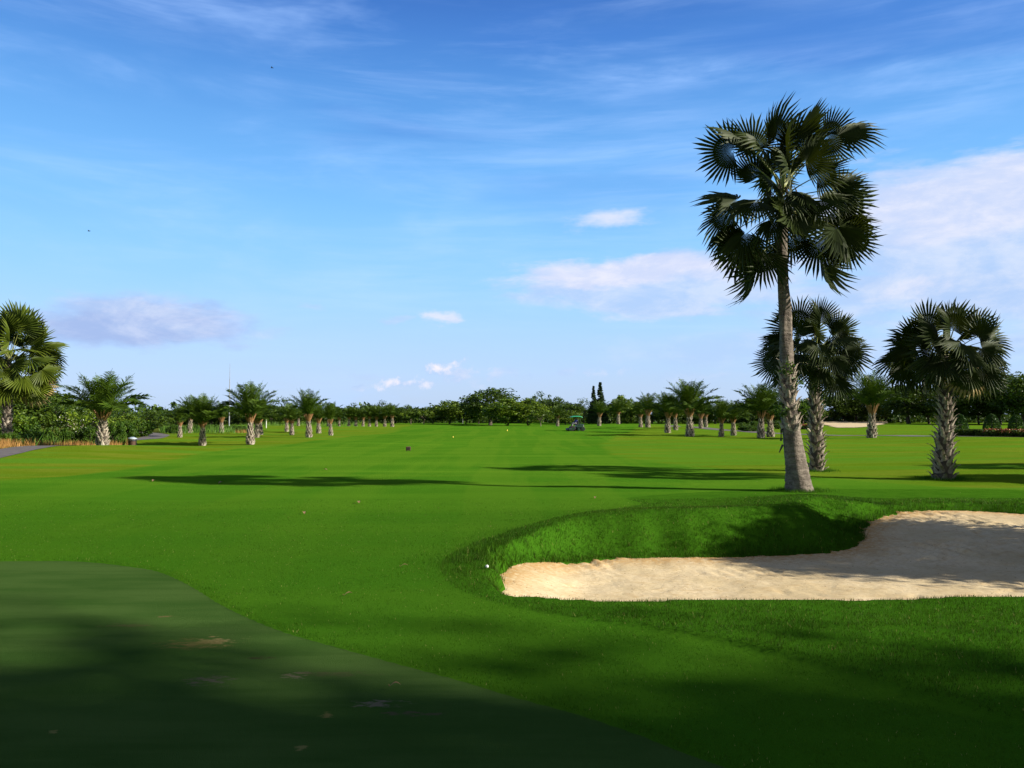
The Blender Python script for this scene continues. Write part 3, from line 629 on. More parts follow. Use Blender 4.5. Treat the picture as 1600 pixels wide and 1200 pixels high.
def date_palm(seed, trunk_h=1.55, rb=.36, rt=.20, nf=30, L=2.5, spread=1.0, split=True, ragged=0):
    r = np.random.default_rng(seed); root = empty('feather_palm')
    tr, P = trunk_mesh([(0, 0, -.1), (.0, 0, .35), (.0, .0, trunk_h*.65), (0, 0, trunk_h)], [rb, rb*.92, rt*1.1, rt], n=14, sub=5, seed=seed, root=root, mat=M['darkbark'])
    boots(P, .02, trunk_h*.93, 7, .17, .26, .05, root, M['dboot'], seed)
    mb = MB()
    for k in range(16):
        a = k*2.4; c = Vector((math.cos(a)*rt*.8, math.sin(a)*rt*.8, trunk_h-.1)); u = Vector((math.cos(a)*.3, math.sin(a)*.3, .65))
        mb.tube([c, c+u*.5, c+u*1.0], [.055, .045, .03], 5, sq=.6)
    mb.build('frond_stalks', M['stalk'], root)
    hub0 = Vector((0, 0, trunk_h+.15)); allmb = MB()
    for i in range(nf):
        u = (i+.5)/nf; a = i*2.39996+r.normal(0, .15); e0 = rad(86-46*u**1.1*spread)+r.normal(0, .09); bend = (.30+1.05*u)*r.uniform(.6, 1.4)
        hub = hub0+Vector((math.cos(a)*rt*.5, math.sin(a)*rt*.5, 0)); l = L*r.uniform(.85, 1.1)
        fm = feather_frond(r, l, a, e0, bend, hub)
        if split: fm.build('frond', M['date'], root)
        else:
            for V, A in zip(fm.V, fm.A): pass
            off = allmb.n; allmb.V += fm.V; allmb.A += fm.A; allmb.F += [tuple(q+off for q in f) for f in fm.F]; allmb.n += fm.n
    if not split: allmb.build('crown', M['date'], root)
    return root
M['stalk'] = simple('orange_stalk', (.30, .15, .055), .7, .45, 7)
near = [date_palm(101, 1.5, .27, .14, 34, 2.7), date_palm(102, 1.45, .27, .14, 28, 2.7, .9), date_palm(103, 1.5, .25, .13, 20, 2.6, .5)]
farp = [date_palm(111, 1.4, .26, .14, 24, 2.5, 1.0, False), date_palm(112, 1.3, .25, .14, 20, 2.4, .8, False), date_palm(113, 1.45, .26, .15, 26, 2.4, 1.1, False)]
used = set()
# (px, base y, top y, prototype, label)
GP = 'feather palms lining the fairway'
PALMS = [
 (160, 700, 583, 'n0', 'broad feather palm alone beside the path, first on the left'),
 (391, 690, 588, 'n0', 'largest feather palm of the left grove, spreading a long frond to its right'),
 (316, 690, 607, 'n0', 'full feather palm left of the grove\'s largest one, near the tall mast'),
 (281, 681, 628, 'n1', 'leftmost feather palm of the grove, right of the path end'),
 (296, 675, 613, 'f0', 'feather palm half hidden behind the grove\'s two leftmost palms'),
 (346, 674, 622, 'f1', 'feather palm beside the foot of the tall mast'),
 (401, 681, 620, 'f2', 'feather palm with a dark trunk hiding behind the largest left palm'),
 (407, 676, 618, 'f0', 'feather palm showing just right of the largest left palm'),
 (448, 672, 626, 'f1', 'feather palm left of the pair between the largest palm and the ragged one'),
 (456, 676, 623, 'f0', 'feather palm right of the pair between the largest palm and the ragged one'),
 (466, 666, 634, 'f2', 'tiny far feather palm seen between two nearer ones left of the ragged palm'),
 (483, 681, 606, 'n2', 'ragged upright feather palm with a bare orange-brown neck'),
 (498, 673, 622, 'f1', 'feather palm close behind the ragged upright one'),
 (513, 667, 632, 'f0', 'small palm half covered by the last big palm of the left grove'),
 (517, 677, 624, 'n2', 'upright feather palm, last big one of the left grove'),
 (530, 666, 637, 'f1', 'small far palm right after the last big one of the left grove'),
 (545, 667, 633, 'f0', 'first palm of the far left row of eight small ones'),
 (556, 667, 634, 'f1', 'second palm of the far left row of eight small ones'),
 (567, 666, 636, 'f2', 'third palm of the far left row of eight small ones'),
 (577, 667, 631, 'f0', 'fourth palm of the far left row of eight small ones'),
 (588, 667, 633, 'f1', 'fifth palm of the far left row of eight small ones'),
 (601, 667, 633, 'f2', 'sixth palm of the far left row of eight small ones'),
 (613, 668, 628, 'f0', 'rightmost, fullest palm of the far left row of small ones'),
 (871, 667, 632, 'f0', 'dark-trunked feather palm left of the green mower'),
 (936, 666, 622, 'f1', 'feather palm in front of the two pointed conifers'),
 (966, 664.5, 622, 'f2', 'small feather palm standing alone right of the conifers'),
 (1001, 668, 620, 'f0', 'left one of two touching palms right of the conifers'),
 (1012, 670, 612, 'f1', 'right one of two touching palms right of the conifers'),
 (1043, 675, 607, 'n0', 'feather palm left of the large round-crowned palm in the right grove'),
 (1056, 672, 618, 'f2', 'feather palm squeezed behind the left side of the large round-crowned palm'),
 (1078, 682, 589, 'n0', 'large round-crowned feather palm with drooping tips in the right grove'),
 (1095, 671, 622, 'f1', 'first of two small palms just right of the large round-crowned one'),
 (1103, 669, 624, 'f0', 'second of two small palms just right of the large round-crowned one'),
 (1127, 680, 618, 'n1', 'dark small-crowned feather palm midway along the right grove'),
 (1146, 678, 620, 'f2', 'yellowish feather palm left of the pair near the tall trunk'),
 (1189, 682, 592, 'n0', 'big feather palm with a bulbous base left of the tall palm trunk'),
 (1204, 680, 600, 'f0', 'feather palm with a pale trunk partly behind the bulbous-based one'),
 (1362, 684, 574, 'n1', 'feather palm standing alone between the two scaly-trunked fan palms')]
protos = {'n0': near[0], 'n1': near[1], 'n2': near[2], 'f0': farp[0], 'f1': farp[1], 'f2': farp[2]}
PH = {'n0': 4.25, 'n1': 4.05, 'n2': 4.15, 'f0': 4.05, 'f1': 3.85, 'f2': 3.95}
for i, (px, by, ty, k, lab) in enumerate(PALMS):
    x, y = G(px, by); z = Hs(x, y); hgt = (by-ty)*y/FPX
    o = protos[k] if k not in used else copy_tree(protos[k]); used.add(k)
    s = hgt/PH[k]; sx = s*(1.2 if i == 0 else random.uniform(.92, 1.08))
    o.location = (x, y, z-.04); o.rotation_euler = (random.gauss(0, .035), random.gauss(0, .035), random.uniform(0, 6.28)); o.scale = (sx, sx, s)
    tag(o, lab, 'palm tree', GP)

# ---------------------------------------------------------------- broadleaf trees
def rand_unit(r, n):
    p = r.normal(0, 1, (n, 3)); return p/np.linalg.norm(p, axis=1)[:, None]
def leaf_cloud(r, centers, radii, per, ls, light):
    Vs = []; As = []
    for c, rr, li in zip(centers, radii, light):
        p = rand_unit(r, per)*(r.uniform(.45, 1.05, (per, 1)))*rr*np.array([1, 1, .75])+c
        u = rand_unit(r, per); q = np.cross(u, rand_unit(r, per)); q /= np.linalg.norm(q, axis=1)[:, None]+1e-9; s = ls*r.uniform(.6, 1.4, (per, 1))
        Vs.append(np.stack([p-u*s, p+q*s*.55, p+u*s, p-q*s*.55], 1).reshape(-1, 3)); As.append(np.repeat(np.clip(li+r.normal(0, .2, per), 0, .95), 4))
    V = np.concatenate(Vs); return V, np.arange(len(V)).reshape(-1, 4), np.concatenate(As)
def tree(seed, h, wd, trunk_f=.25, nclump=60, per=45, ls=.16, mat='tree', shape='round', bark='darkbark', name='broadleaf_tree'):
    r = np.random.default_rng(seed); root = empty(name); C = []; RR = []; Lg = []
    z0 = h*trunk_f; ch = h-z0
    for i in range(nclump*(3 if shape == 'cone' else 1)):
        u = rand_unit(r, 1)[0]; k = r.uniform(.35, 1)**.5
        if shape == 'round': p = np.array([u[0]*wd*.5*k, u[1]*wd*.5*k, z0+ch*.5+u[2]*ch*.5*k])
        elif shape == 'flat': p = np.array([u[0]*wd*.5*k, u[1]*wd*.5*k, z0+ch*.55+u[2]*ch*.35*k+.12*ch*math.cos(3*u[0]*k)])
        elif shape == 'cone': t = r.random()**1.3; a = r.uniform(0, 6.28); p = np.array([math.cos(a)*wd*.5*(1-t)*k, math.sin(a)*wd*.5*(1-t)*k, z0*.4+(h-z0*.4)*t*.97])
        else: p = np.array([u[0]*wd*.5*k, u[1]*wd*.5*k, h*.5+u[2]*h*.5*k])
        C.append(p); RR.append(.17*min(wd, ch)*r.uniform(.7, 1.5) if shape != 'cone' else .12+.28*(1-t)); Lg.append(r.uniform(.05, .75))
    V, F, A = leaf_cloud(r, C, RR, per, ls, Lg); V[:, 2] = np.maximum(V[:, 2], .03)
    npmesh('crown', V, F, M[mat], v=A, parent=root)
    mb = MB(); tr = max(.07, h*.022); j = [(0, 0, -.1), (r.normal(0, .1), r.normal(0, .1), z0*.6), (r.normal(0, .2), r.normal(0, .2), z0+ch*.35)]
    mb.tube(j, [tr*1.3, tr, tr*.6], 8)
    for k in range(6):
        c = C[int(r.integers(nclump))]; s = Vector(j[1]).lerp(Vector(j[2]), r.uniform(0, .8)); mb.tube([s, (s+Vector(c))/2+Vector((0, 0, .1*h)), Vector(c)], [tr*.5, tr*.35, tr*.12], 5)
    mb.build('trunk', M[bark], root, smooth=True)
    return root
TP = {'rd': tree(201, 7, 7, .2, 75, 70, .20), 'rd2': tree(202, 6.5, 8, .15, 75, 70, .20), 'fl': tree(203, 5, 7.5, .35, 50, 70, .18, 'treeY', 'flat', 'bark'),
      'ry': tree(204, 5.5, 6, .15, 60, 70, .18, 'treeY'), 'tl': tree(205, 9, 6.5, .2, 80, 70, .20), 'cn': tree(206, 9, 2.2, .1, 80, 36, .14, 'treeB', 'cone'),
      'sh': tree(207, 2.4, 4.2, .02, 60, 60, .13, 'shrub', 'bush', name='broadleaf_tree'), 'sp': tree(208, 7, 6.5, .35, 34, 40, .17, 'tree')}
TH_ = {'rd': 7, 'rd2': 6.5, 'fl': 5, 'ry': 5.5, 'tl': 9, 'cn': 9, 'sh': 2.4, 'sp': 7}; TW = {'rd': 7, 'rd2': 8, 'fl': 7.5, 'ry': 6, 'tl': 6.5, 'cn': 2.2, 'sh': 4.2, 'sp': 6.5}
tused = set()
def put_tree(k, px, by, ty, wpx, label, cat='tree', group=None, Y=None):
    if Y is None: x, y = G(px, by)
    else: x, y = AT(px, by, Y).x, Y
    z = Hs(x, y); h = AT(px, ty, y).z-z
    o = TP[k] if k not in tused else copy_tree(TP[k]); tused.add(k)
    sw = (wpx*y/FPX)/TW[k]; o.location = (x, y, z-.05); o.scale = (sw, sw, h/TH_[k]); o.rotation_euler = (0, 0, random.uniform(0, 6.28))
    if cat == 'shrub': o.name = 'shrub'
    tag(o, label, cat, group); return o
FARG = 'trees of the far treeline'; RT = 'dark trees behind the right lawn'; LT = 'trees of the left thicket'
TREES = [
 # left thicket
 ('tl', -30, 686, 585, 90, 'dark tree cut by the left edge behind the sunlit fan palm', LT), ('rd', 25, 684, 612, 80, 'dark thicket tree behind the trunk of the sunlit fan palm', LT),
 ('rd2', 75, 682, 622, 80, 'dark thicket tree between sunlit fan palm and white-flowered tree', LT), ('ry', 118, 678, 628, 70, 'thicket tree rising just behind the white-flowered small tree', LT), ('sp', 190, 676, 634, 60, 'loose thicket tree right behind the broad feather palm', LT),
 ('rd', 150, 672, 625, 70, 'dark tree far behind the broad feather palm', LT), ('rd2', 222, 674, 643, 60, 'low wide tree above the small bin', LT), ('ry', 200, 680, 648, 50, 'light green bushy tree left of the bin', LT),
 ('rd', 252, 668, 642, 50, 'dark tree above the end of the left path', LT), ('fl', 240, 672, 650, 46, 'pale low tree just beyond the end of the left path', LT),
 ('rd2', 50, 676, 606, 90, 'tall dark tree highest in the thicket right of the sunlit fan palm', LT), ('ry', 5, 690, 640, 60, 'low leafy tree at the foot of the sunlit fan palm', LT),
 # behind left grove
 ('rd', 275, 664, 640, 50, 'dark tree behind the leftmost palm of the grove', FARG), ('rd2', 330, 664, 636, 56, 'dark tree left of the tall mast, behind the grove', FARG), ('rd', 372, 664, 637, 54, 'dark tree right of the tall mast, behind the grove', FARG),
 ('rd2', 425, 664, 634, 50, 'dark tree in the gap right of the largest left palm', FARG), ('sp', 440, 663, 622, 40, 'loose-crowned tree rising behind the pair of palms near the white post', FARG), ('rd', 475, 663, 638, 46, 'dark tree behind the ragged palm', FARG),
 ('rd2', 505, 663, 638, 46, 'dark tree behind the last palms of the left grove', FARG), ('rd', 540, 662, 637, 44, 'dark tree behind the first palm of the far left row', FARG),
 ('sp', 556, 662, 631, 30, 'dark tree with a raised tuft above the far left row', FARG), ('rd2', 578, 662, 636, 46, 'dark round tree behind the middle of the far left row', FARG), ('sp', 597, 662, 627, 26, 'dark feathery treetop poking above the far left row', FARG),
 ('rd', 618, 662, 636, 46, 'dark tree behind the last palm of the far left row', FARG), ('rd2', 634, 662, 634, 30, 'dark treetop just right of the far left row', FARG), ('fl', 642, 663, 643, 34, 'small pale-trunked flat-topped tree just right of the palm row', FARG),
 ('fl', 662, 663, 641, 38, 'larger pale-trunked flat-topped tree left of the grey-green mass', FARG), ('rd', 655, 660, 639, 40, 'dark tree behind the two flat-topped trees', FARG),
 # centre mass
 ('rd2', 676, 662, 634, 36, 'round tree at the left end of the central tree mass', FARG), ('ry', 702, 662, 627, 52, 'broad olive tree left of the central giant', FARG), ('rd', 728, 662, 628, 40, 'dark tree by the thin pole, left of the central giant', FARG),
 ('tl', 766, 663, 606, 70, 'tallest, broadest tree in the centre of the far treeline', FARG), ('rd', 748, 662, 627, 36, 'dark tree against the left flank of the central giant', FARG), ('ry', 792, 664, 624, 66, 'sunlit spreading tree at the right foot of the central giant', FARG),
 ('ry', 826, 664, 624, 60, 'sunlit low-branching tree between the central giant and the mower', FARG), ('sp', 848, 660, 614, 36, 'dark tree with a pointed tuft above the sunlit trees', FARG), ('rd2', 864, 661, 622, 44, 'dark tree behind the palm left of the mower', FARG),
 ('fl', 845, 666, 640, 34, 'small purplish-shaded tree left of the dark-trunked palm', FARG), ('rd', 890, 662, 630, 40, 'dark tree right above the green mower roof', FARG), ('sp', 912, 661, 624, 32, 'loose dark tree just left of the conifers', FARG), ('ry', 884, 664, 641, 36, 'light low tree behind the mower', FARG),
 ('cn', 927.5, 662, 601, 15, 'shorter, darker pointed conifer of the two', 'conifers in the far treeline'), ('cn', 938, 662, 595, 20, 'taller, olive pointed conifer of the two', 'conifers in the far treeline'),
 ('rd2', 945, 661, 634, 46, 'dark tree behind the foot of the two conifers', FARG), ('ry', 970, 662, 619, 36, 'light green tree behind the lone small palm right of the conifers', FARG), ('rd', 988, 661, 627, 40, 'dark tree between the lone small palm and the touching pair', FARG),
 ('rd2', 1020, 662, 628, 46, 'dark tree behind the touching pair of palms', FARG), ('rd', 1050, 662, 630, 50, 'dark tree left behind the large round-crowned palm', FARG), ('rd2', 1085, 662, 634, 50, 'dark tree right behind the large round-crowned palm', FARG),
 ('rd', 1118, 662, 632, 50, 'dark tree above the dark small-crowned palm', FARG), ('rd2', 1150, 661, 632, 56, 'dark tree behind the yellowish palm', FARG), ('rd', 1185, 661, 628, 56, 'dark tree behind the bulbous-based palm', FARG), ('rd2', 1222, 662, 626, 60, 'dark tree behind the tall palm trunk', FARG),
 ('rd', 1255, 662, 622, 56, 'dark tree between the tall trunk and the scaly one', RT), ('rd2', 1300, 661, 612, 60, 'round dark tree above the far bunker, left', RT), ('rd', 1338, 661, 606, 64, 'round dark tree above the far bunker, right', RT),
 ('sp', 1318, 661, 632, 40, 'low loose tree with thin trunks over the far bunker', RT), ('rd2', 1385, 661, 608, 66, 'dark tree right behind the lone palm between the fan palms', RT), ('tl', 1420, 662, 600, 70, 'tall dark tree left behind the right fan palm', RT),
 ('rd', 1452, 662, 606, 60, 'dark tree left behind the scaly trunk of the right fan palm', RT), ('tl', 1500, 663, 594, 66, 'tall dark tree above the left clipped cone', RT), ('rd2', 1530, 663, 604, 60, 'dark tree above the middle clipped cone', RT),
 ('tl', 1562, 663, 583, 76, 'highest dark tree near the right edge', RT), ('tl', 1600, 664, 587, 76, 'tall dark tree cut by the right edge', RT), ('rd', 1640, 664, 590, 80, 'dark tree past the right edge behind the hedge', RT), ('rd2', 1690, 664, 590, 90, 'dark tree farther past the right edge', RT),
 ('rd2', -80, 688, 590, 90, 'dark tree past the left edge behind the thicket', LT), ('rd', -150, 690, 590, 110, 'dark tree farther past the left edge', LT)]
for (k, px, by, ty, wpx, lab, g) in TREES: put_tree(k, px, by, ty, wpx*1.22, lab, 'tree', g)
# shrubs
LS = 'shrubs at the foot of the left thicket'; RS = 'shrubs beside the right path'
for (px, by, ty, wpx, lab) in [(-20, 700, 668, 70, 'leafy shrub past the left edge by the path'), (15, 702, 676, 44, 'leafy shrub under the sunlit fan palm'), (48, 697, 672, 40, 'leafy shrub left of the white-flowered tree'), (85, 694, 668, 44, 'leafy shrub directly left of the pale forked trunk'),
      (108, 694, 674, 34, 'leafy shrub at the foot of the pale forked trunk'), (140, 694, 666, 36, 'leafy shrub between forked trunk and broad feather palm'), (178, 692, 662, 34, 'leafy shrub right of the broad feather palm'), (195, 688, 658, 36, 'leafy shrub just left of the bin'), (222, 681, 656, 36, 'leafy shrub right behind the bin'), (30, 690, 655, 60, 'tall shrub deep in the thicket behind the path edge')]:
    put_tree('sh', px, by, ty, wpx, lab, 'shrub', LS)
for (px, by, ty, wpx, lab) in [(272, 676, 664, 26, 'low weedy shrub left of the grove'), (300, 673, 664, 24, 'low weedy shrub behind the leftmost grove palms'), (330, 672, 663, 26, 'low weedy shrub left of the mast foot'), (362, 672, 664, 22, 'low weedy shrub right of the mast foot'), (376, 673, 665, 18, 'low weedy shrub beside the dry patch')]:
    put_tree('sh', px, by, ty, wpx, lab, 'shrub', 'weedy shrubs behind the left grove')
for (px, by, ty, wpx, lab) in [(1162, 672, 660, 22, 'rounded shrub left in the bed beyond the right path'), (1180, 671, 658, 22, 'rounded shrub right in the bed beyond the right path'), (1172, 673, 665, 34, 'low spreading shrub in front of the rounded pair'), (1215, 671, 657, 26, 'shrub just left of the tall palm trunk'), (1295, 659, 654, 30, 'yellow-green low shrub by the far bunker')]:
    put_tree('sh', px, by, ty, wpx, lab, 'shrub', RS)

# far wood closing the horizon
r = np.random.default_rng(77); C = []; RR = []; Lg = []
for i in range(1500):
    a = r.uniform(-1.15, 1.15); d = r.uniform(250, 300)/math.cos(a)**.5; C.append(np.array([math.sin(a)*d, math.cos(a)*d, abs(r.normal(0, 2.0))+.2])); RR.append(r.uniform(1.2, 2.6)); Lg.append(r.uniform(0, .4))
V, F, A = leaf_cloud(r, C, RR, 34, .65, Lg)
tag(npmesh('far_wood', V, F, M['tree'], v=A), 'unbroken dark wood closing the horizon behind the trees', 'wood', kind='stuff')
# darker undergrowth at the foot of far treeline and right
C = []; RR = []; Lg = []
for (x0, x1, by) in ((520, 860, 660.5), (860, 1260, 661), (1250, 1700, 660.5), (250, 540, 663)):
    for i in range(int((x1-x0)*1.2)):
        x, y = G(r.uniform(x0, x1), by+r.uniform(-.6, .6)); C.append(np.array([x, y, r.uniform(.1, 1.6)])); RR.append(r.uniform(.5, 1.1)); Lg.append(r.uniform(0, .5))
V, F, A = leaf_cloud(r, C, RR, 26, .32, Lg); V[:, 2] = np.maximum(V[:, 2], 0)
tag(npmesh('undergrowth', V, F, M['tree'], v=A), 'dark undergrowth at the foot of the far trees', 'undergrowth', kind='stuff')
# shading trees out of frame, beside and behind the camera
big = [tree(301, 9.5, 7.5, .32, 230, 110, .13, 'tree', 'round', 'bark'), tree(302, 10.5, 8.5, .30, 230, 110, .13, 'tree', 'round', 'bark')]
SH = [(0, 19.5, -7.0, 0, 2.0, 'huge shade tree beside the camera on the right, outside the frame'), (1, 31.5, -9.5, .6, 1.9, 'huge shade tree farther right of the camera'), (0, 8.0, -9.5, 1.2, 1.6, 'big shade tree behind the camera to the right'),
      (0, 11.9, 12.7, 2.0, .50, 'small round shade tree whose shade falls on the grass mound by the bunker'), (1, 21.2, 8.0, 2.2, .52, 'smaller shade tree whose shadow reaches into the bunker sand')]
bu = set()
for (k, x, y, rz, s, lab) in SH:
    o = big[k] if k not in bu else copy_tree(big[k]); bu.add(k)
    o.location = (x, y, Hs(x, y)-.05); o.rotation_euler = (0, 0, rz); o.scale = (s, s, s); tag(o, lab, 'tree', 'shade trees outside the frame')

# ---------------------------------------------------------------- frangipani
x, y = G(126, 691); fr = empty('flowering_tree', (x, y, Hs(x, y)-.03)); tag(fr, 'small white-flowered tree with a pale forked trunk before the thicket', 'tree')
s = y/FPX; mb = MB(); r = np.random.default_rng(9); ends = []
mb.tube([(0, 0, 0), (.02, 0, .7), (-.1, .05, 1.05)], [.10, .08, .07], 7)
for k in range(12):
    a = k*2.4; e = Vector((math.cos(a)*r.uniform(.7, 1.7), math.sin(a)*r.uniform(.4, 1.0), r.uniform(1.5, 2.2))); mb.tube([(0, 0, .75), (e.x*.4, e.y*.4, 1.25), e], [.055, .045, .025], 5); ends.append(e)
M['palebark'] = simple('pale_bark', (.42, .36, .28), .8, .3, 6)
mb.build('trunk', M['palebark'], fr, smooth=True)
C = [np.array(e)+r.normal(0, .22, 3) for e in ends for _ in range(3)]
V, F, A = leaf_cloud(r, C, [.42]*len(C), 40, .10, [r.uniform(.2, .9) for _ in C]); npmesh('crown', V, F, M['treeY'], v=A, parent=fr)
M['flower'] = simple('white_petals', (.75, .74, .66), .6, .1)
V, F, A = leaf_cloud(r, C, [.45]*len(C), 5, .055, [.5]*len(C)); npmesh('flowers', V, F, M['flower'], v=A, parent=fr)

# ---------------------------------------------------------------- tall weeds and dry grass
def weeds(name, pts, h, wd, mat, lab, cat):
    P = np.array(pts); m = len(P); a = r.uniform(0, 6.28, m); hh = h*r.uniform(.4, 1.3, m); la = r.uniform(0, 6.28, m); le = hh*r.uniform(.1, .6, m); z = H(P[:, 0], P[:, 1])
    cx, cy = np.cos(a)*wd, np.sin(a)*wd
    V = np.stack([np.stack([P[:, 0]-cx, P[:, 1]-cy, z-.03], 1), np.stack([P[:, 0]+cx, P[:, 1]+cy, z-.03], 1), np.stack([P[:, 0]+np.cos(la)*le, P[:, 1]+np.sin(la)*le, z+hh], 1)], 1).reshape(-1, 3)
    o = npmesh(name, V, np.arange(3*m).reshape(-1, 3), mat, v=np.repeat(r.uniform(0, .9, m), 3)); return tag(o, lab, cat, kind='stuff')
def pxscatter(n, x0, x1, ya, yb, jit):
    o = []
    for i in range(n):
        px = r.uniform(x0, x1); t = (px-x0)/(x1-x0); o.append(G(px, ya+(yb-ya)*t+r.normal(0, jit)))
    return o
weeds('dry_grass', pxscatter(2600, -60, 60, 712, 697, 1.6)+pxscatter(2200, 60, 190, 696.5, 692, 1.3)+pxscatter(500, 182, 205, 688, 689, 1.5)+pxscatter(300, 368, 386, 673, 673, .6), .42, .02, M['drygrass'], 'orange dry grass strip along the thicket edge', 'grass')
weeds('tall_weeds', pxscatter(1800, -60, 60, 701, 695, 2)+pxscatter(1500, 60, 200, 694, 686, 2)+pxscatter(3000, 250, 400, 674, 671, 1.2)+pxscatter(900, 400, 560, 665, 664.5, .4), .75, .035, M['bamboo'], 'green tall weeds along the edge of the left lawn', 'weeds')
# taller grass ring at palm feet
ring = []
for (bx, by, rr_) in ((tb[0], tb[1], .38), (mb_[0], mb_[1], .3), (rb[0], rb[1], .36)):
    for i in range(1500):
        a = r.uniform(0, 6.28); q = rr_+abs(r.normal(0, .22)); ring.append((bx+math.cos(a)*q, by+math.sin(a)*q))
o = weeds('grass', ring, .09, .006, M['blade'], 'uncut grass ring round the feet of the fan palms', 'grass')
# weeds on the bunker lip
lip = []
for px, py, z_, n_, s_ in ((798, 868, -.0, 90, .18), (815, 860, .02, 60, .2), (1000, 862, -.2, 25, .1), (1345, 806, 0, 80, .15), (770, 878, -.1, 40, .15)):
    gx0, gy0 = G(px, py, z_)
    for i in range(n_): lip.append((gx0+r.normal(0, s_), gy0+r.normal(0, s_)))
weeds('weeds', lip, .13, .012, M['blade'], 'broad-bladed weeds on the bunker lip', 'weeds')

# ---------------------------------------------------------------- hedge, cones, flowers
def hedge(name, pts, w_, h, mat, lab, cat, n=220, ls=.09, flowers=None):
    c = catmull(pts, 12); root = empty(name, (c[0][0], c[0][1], Hs(*c[0]))); C = []
    for i in range(n):
        q = c[int(r.integers(len(c)))]; C.append(np.array([q[0]-c[0][0]+r.uniform(-w_, w_)/2, q[1]-c[0][1]+r.uniform(-w_, w_)/2, r.uniform(.1, h)]))
    V, F, A = leaf_cloud(r, C, [.28]*n, 40, ls, [r.uniform(0, .8) for _ in C]); V[:, 2] = np.clip(V[:, 2], 0, h+.08)
    npmesh('foliage', V, F, mat, v=A, parent=root)
    if flowers:
        C2 = [p*np.array([1, 1, 0])+np.array([0, 0, h-.02]) for p in C]; V, F, A = leaf_cloud(r, C2, [.25]*n, 10, .06, [.5]*n); npmesh('flowers', V, F, flowers, v=A, parent=root)
    return tag(root, lab, cat)
M['redflower'] = simple('orange_red_flowers', (.42, .09, .03), .6, .3, 4)
hedge('hedge', [G(1488, 684), G(1515, 685), G(1545, 685.5)], 1.0, .55, M['tree'], 'low dark clipped hedge at the foot of the cone bushes', 'hedge')
hedge('flowering_hedge', [G(1545, 686), G(1580, 687), G(1640, 688), G(1700, 689)], 1.0, .50, M['tree'], 'low hedge with orange-red flowers at the right edge', 'hedge', flowers=M['redflower'])
hedge('flowering_hedge', [G(1236, 671), G(1262, 671.5)], 1.2, .55, M['tree'], 'reddish low hedge behind the tall palm trunk', 'hedge', n=90, flowers=M['redflower'])
hedge('hedge', [G(1280, 658.6), G(1308, 658.6)], 2.5, .75, M['treeY'], 'bright yellow-green low hedge beside the far bunker', 'hedge', n=160, ls=.16)
def cone_bush():
    root = empty('cone_bush'); rr = np.random.default_rng(55); V = []; F = []; A = []; n = 3600
    t = rr.random(n)**.8; a = rr.uniform(0, 6.28, n); q = .82*np.sqrt(np.clip(1-t**1.7, 0, 1))*rr.uniform(.86, 1.02, n)
    p = np.stack([np.cos(a)*q, np.sin(a)*q, .05+1.85*t], 1); u = rand_unit(rr, n); s_ = .06*rr.uniform(.6, 1.4, (n, 1)); qv = np.cross(u, rand_unit(rr, n)); qv /= np.linalg.norm(qv, axis=1)[:, None]
    V = np.stack([p-u*s_, p+qv*s_*.6, p+u*s_, p-qv*s_*.6], 1).reshape(-1, 3)
    npmesh('foliage', V, np.arange(4*n).reshape(-1, 4), M['shrubD'], v=np.repeat(rr.uniform(0, .9, n), 4), parent=root)
    mb = MB(); mb.tube([(0, 0, -.1), (0, 0, .8), (0, 0, 1.5)], [.10, .08, .03], 7); mb.build('trunk', M['darkbark'], root); return root
M['shrubD'] = leafmat('clipped_leaf', (.012, .045, .006), (.05, .11, .012), .5, .1)
cb = cone_bush()
for i, (px, lab, sc) in enumerate([(1500, 'clipped cone bush, leftmost, partly behind the right fan palm', 1.0), (1550, 'clipped cone bush, the middle one of three', 1.0), (1588, 'clipped cone bush, rightmost of three by the edge', .95)]):
    o = cb if i == 0 else copy_tree(cb); y0 = 76; p = AT(px, 672, y0); o.location = (p.x, y0, Hs(p.x, y0)); o.scale = (sc, sc, sc*1.02); o.rotation_euler = (0, 0, i*1.3); tag(o, lab, 'clipped bush', 'clipped cone bushes')

# ---------------------------------------------------------------- poles, bin, markers
M['steel'] = simple('galvanised_steel', (.35, .36, .38), .5, .2, 3, metal=.3); M['whitepaint'] = simple('white_paint', (.75, .74, .70), .6, .15, 3)
M['black'] = simple('black_plastic', (.018, .018, .02), .45, .3, 5); M['brown'] = simple('brown_wood', (.10, .045, .025), .7, .4, 9); M['yellow'] = simple('yellow_paint', (.75, .58, .05), .5, .15, 5)
x, y = G(358, 666); root = empty('mast', (x, y, Hs(x, y))); tag(root, 'tall thin grey mast rising above the left palm grove', 'mast'); hh = AT(358, 568, y).z
MB().tube([(0, 0, 0), (0, 0, hh*.4), (0, 0, hh*.75)], [.10, .085, .06], 10).build('pole', M['steel'], root); MB().tube([(0, 0, hh*.75), (0, 0, hh-Hs(x, y))], [.045, .02], 8).build('tip', M['steel'], root); MB().box((0, 0, .06), (.5, .5, .14)).build('base', M['steel'], root, bevel=.02)
x, y = G(723, 661); root = empty('pole', (x, y, Hs(x, y))); tag(root, 'very thin pale pole before the far trees left of the central giant', 'pole'); hh = AT(723, 617, y).z
MB().tube([(0, 0, 0), (0, 0, hh*.6), (0, 0, hh)], [.07, .05, .025], 8).build('shaft', M['steel'], root); MB().box((0, 0, .05), (.3, .3, .1)).build('base', M['steel'], root)
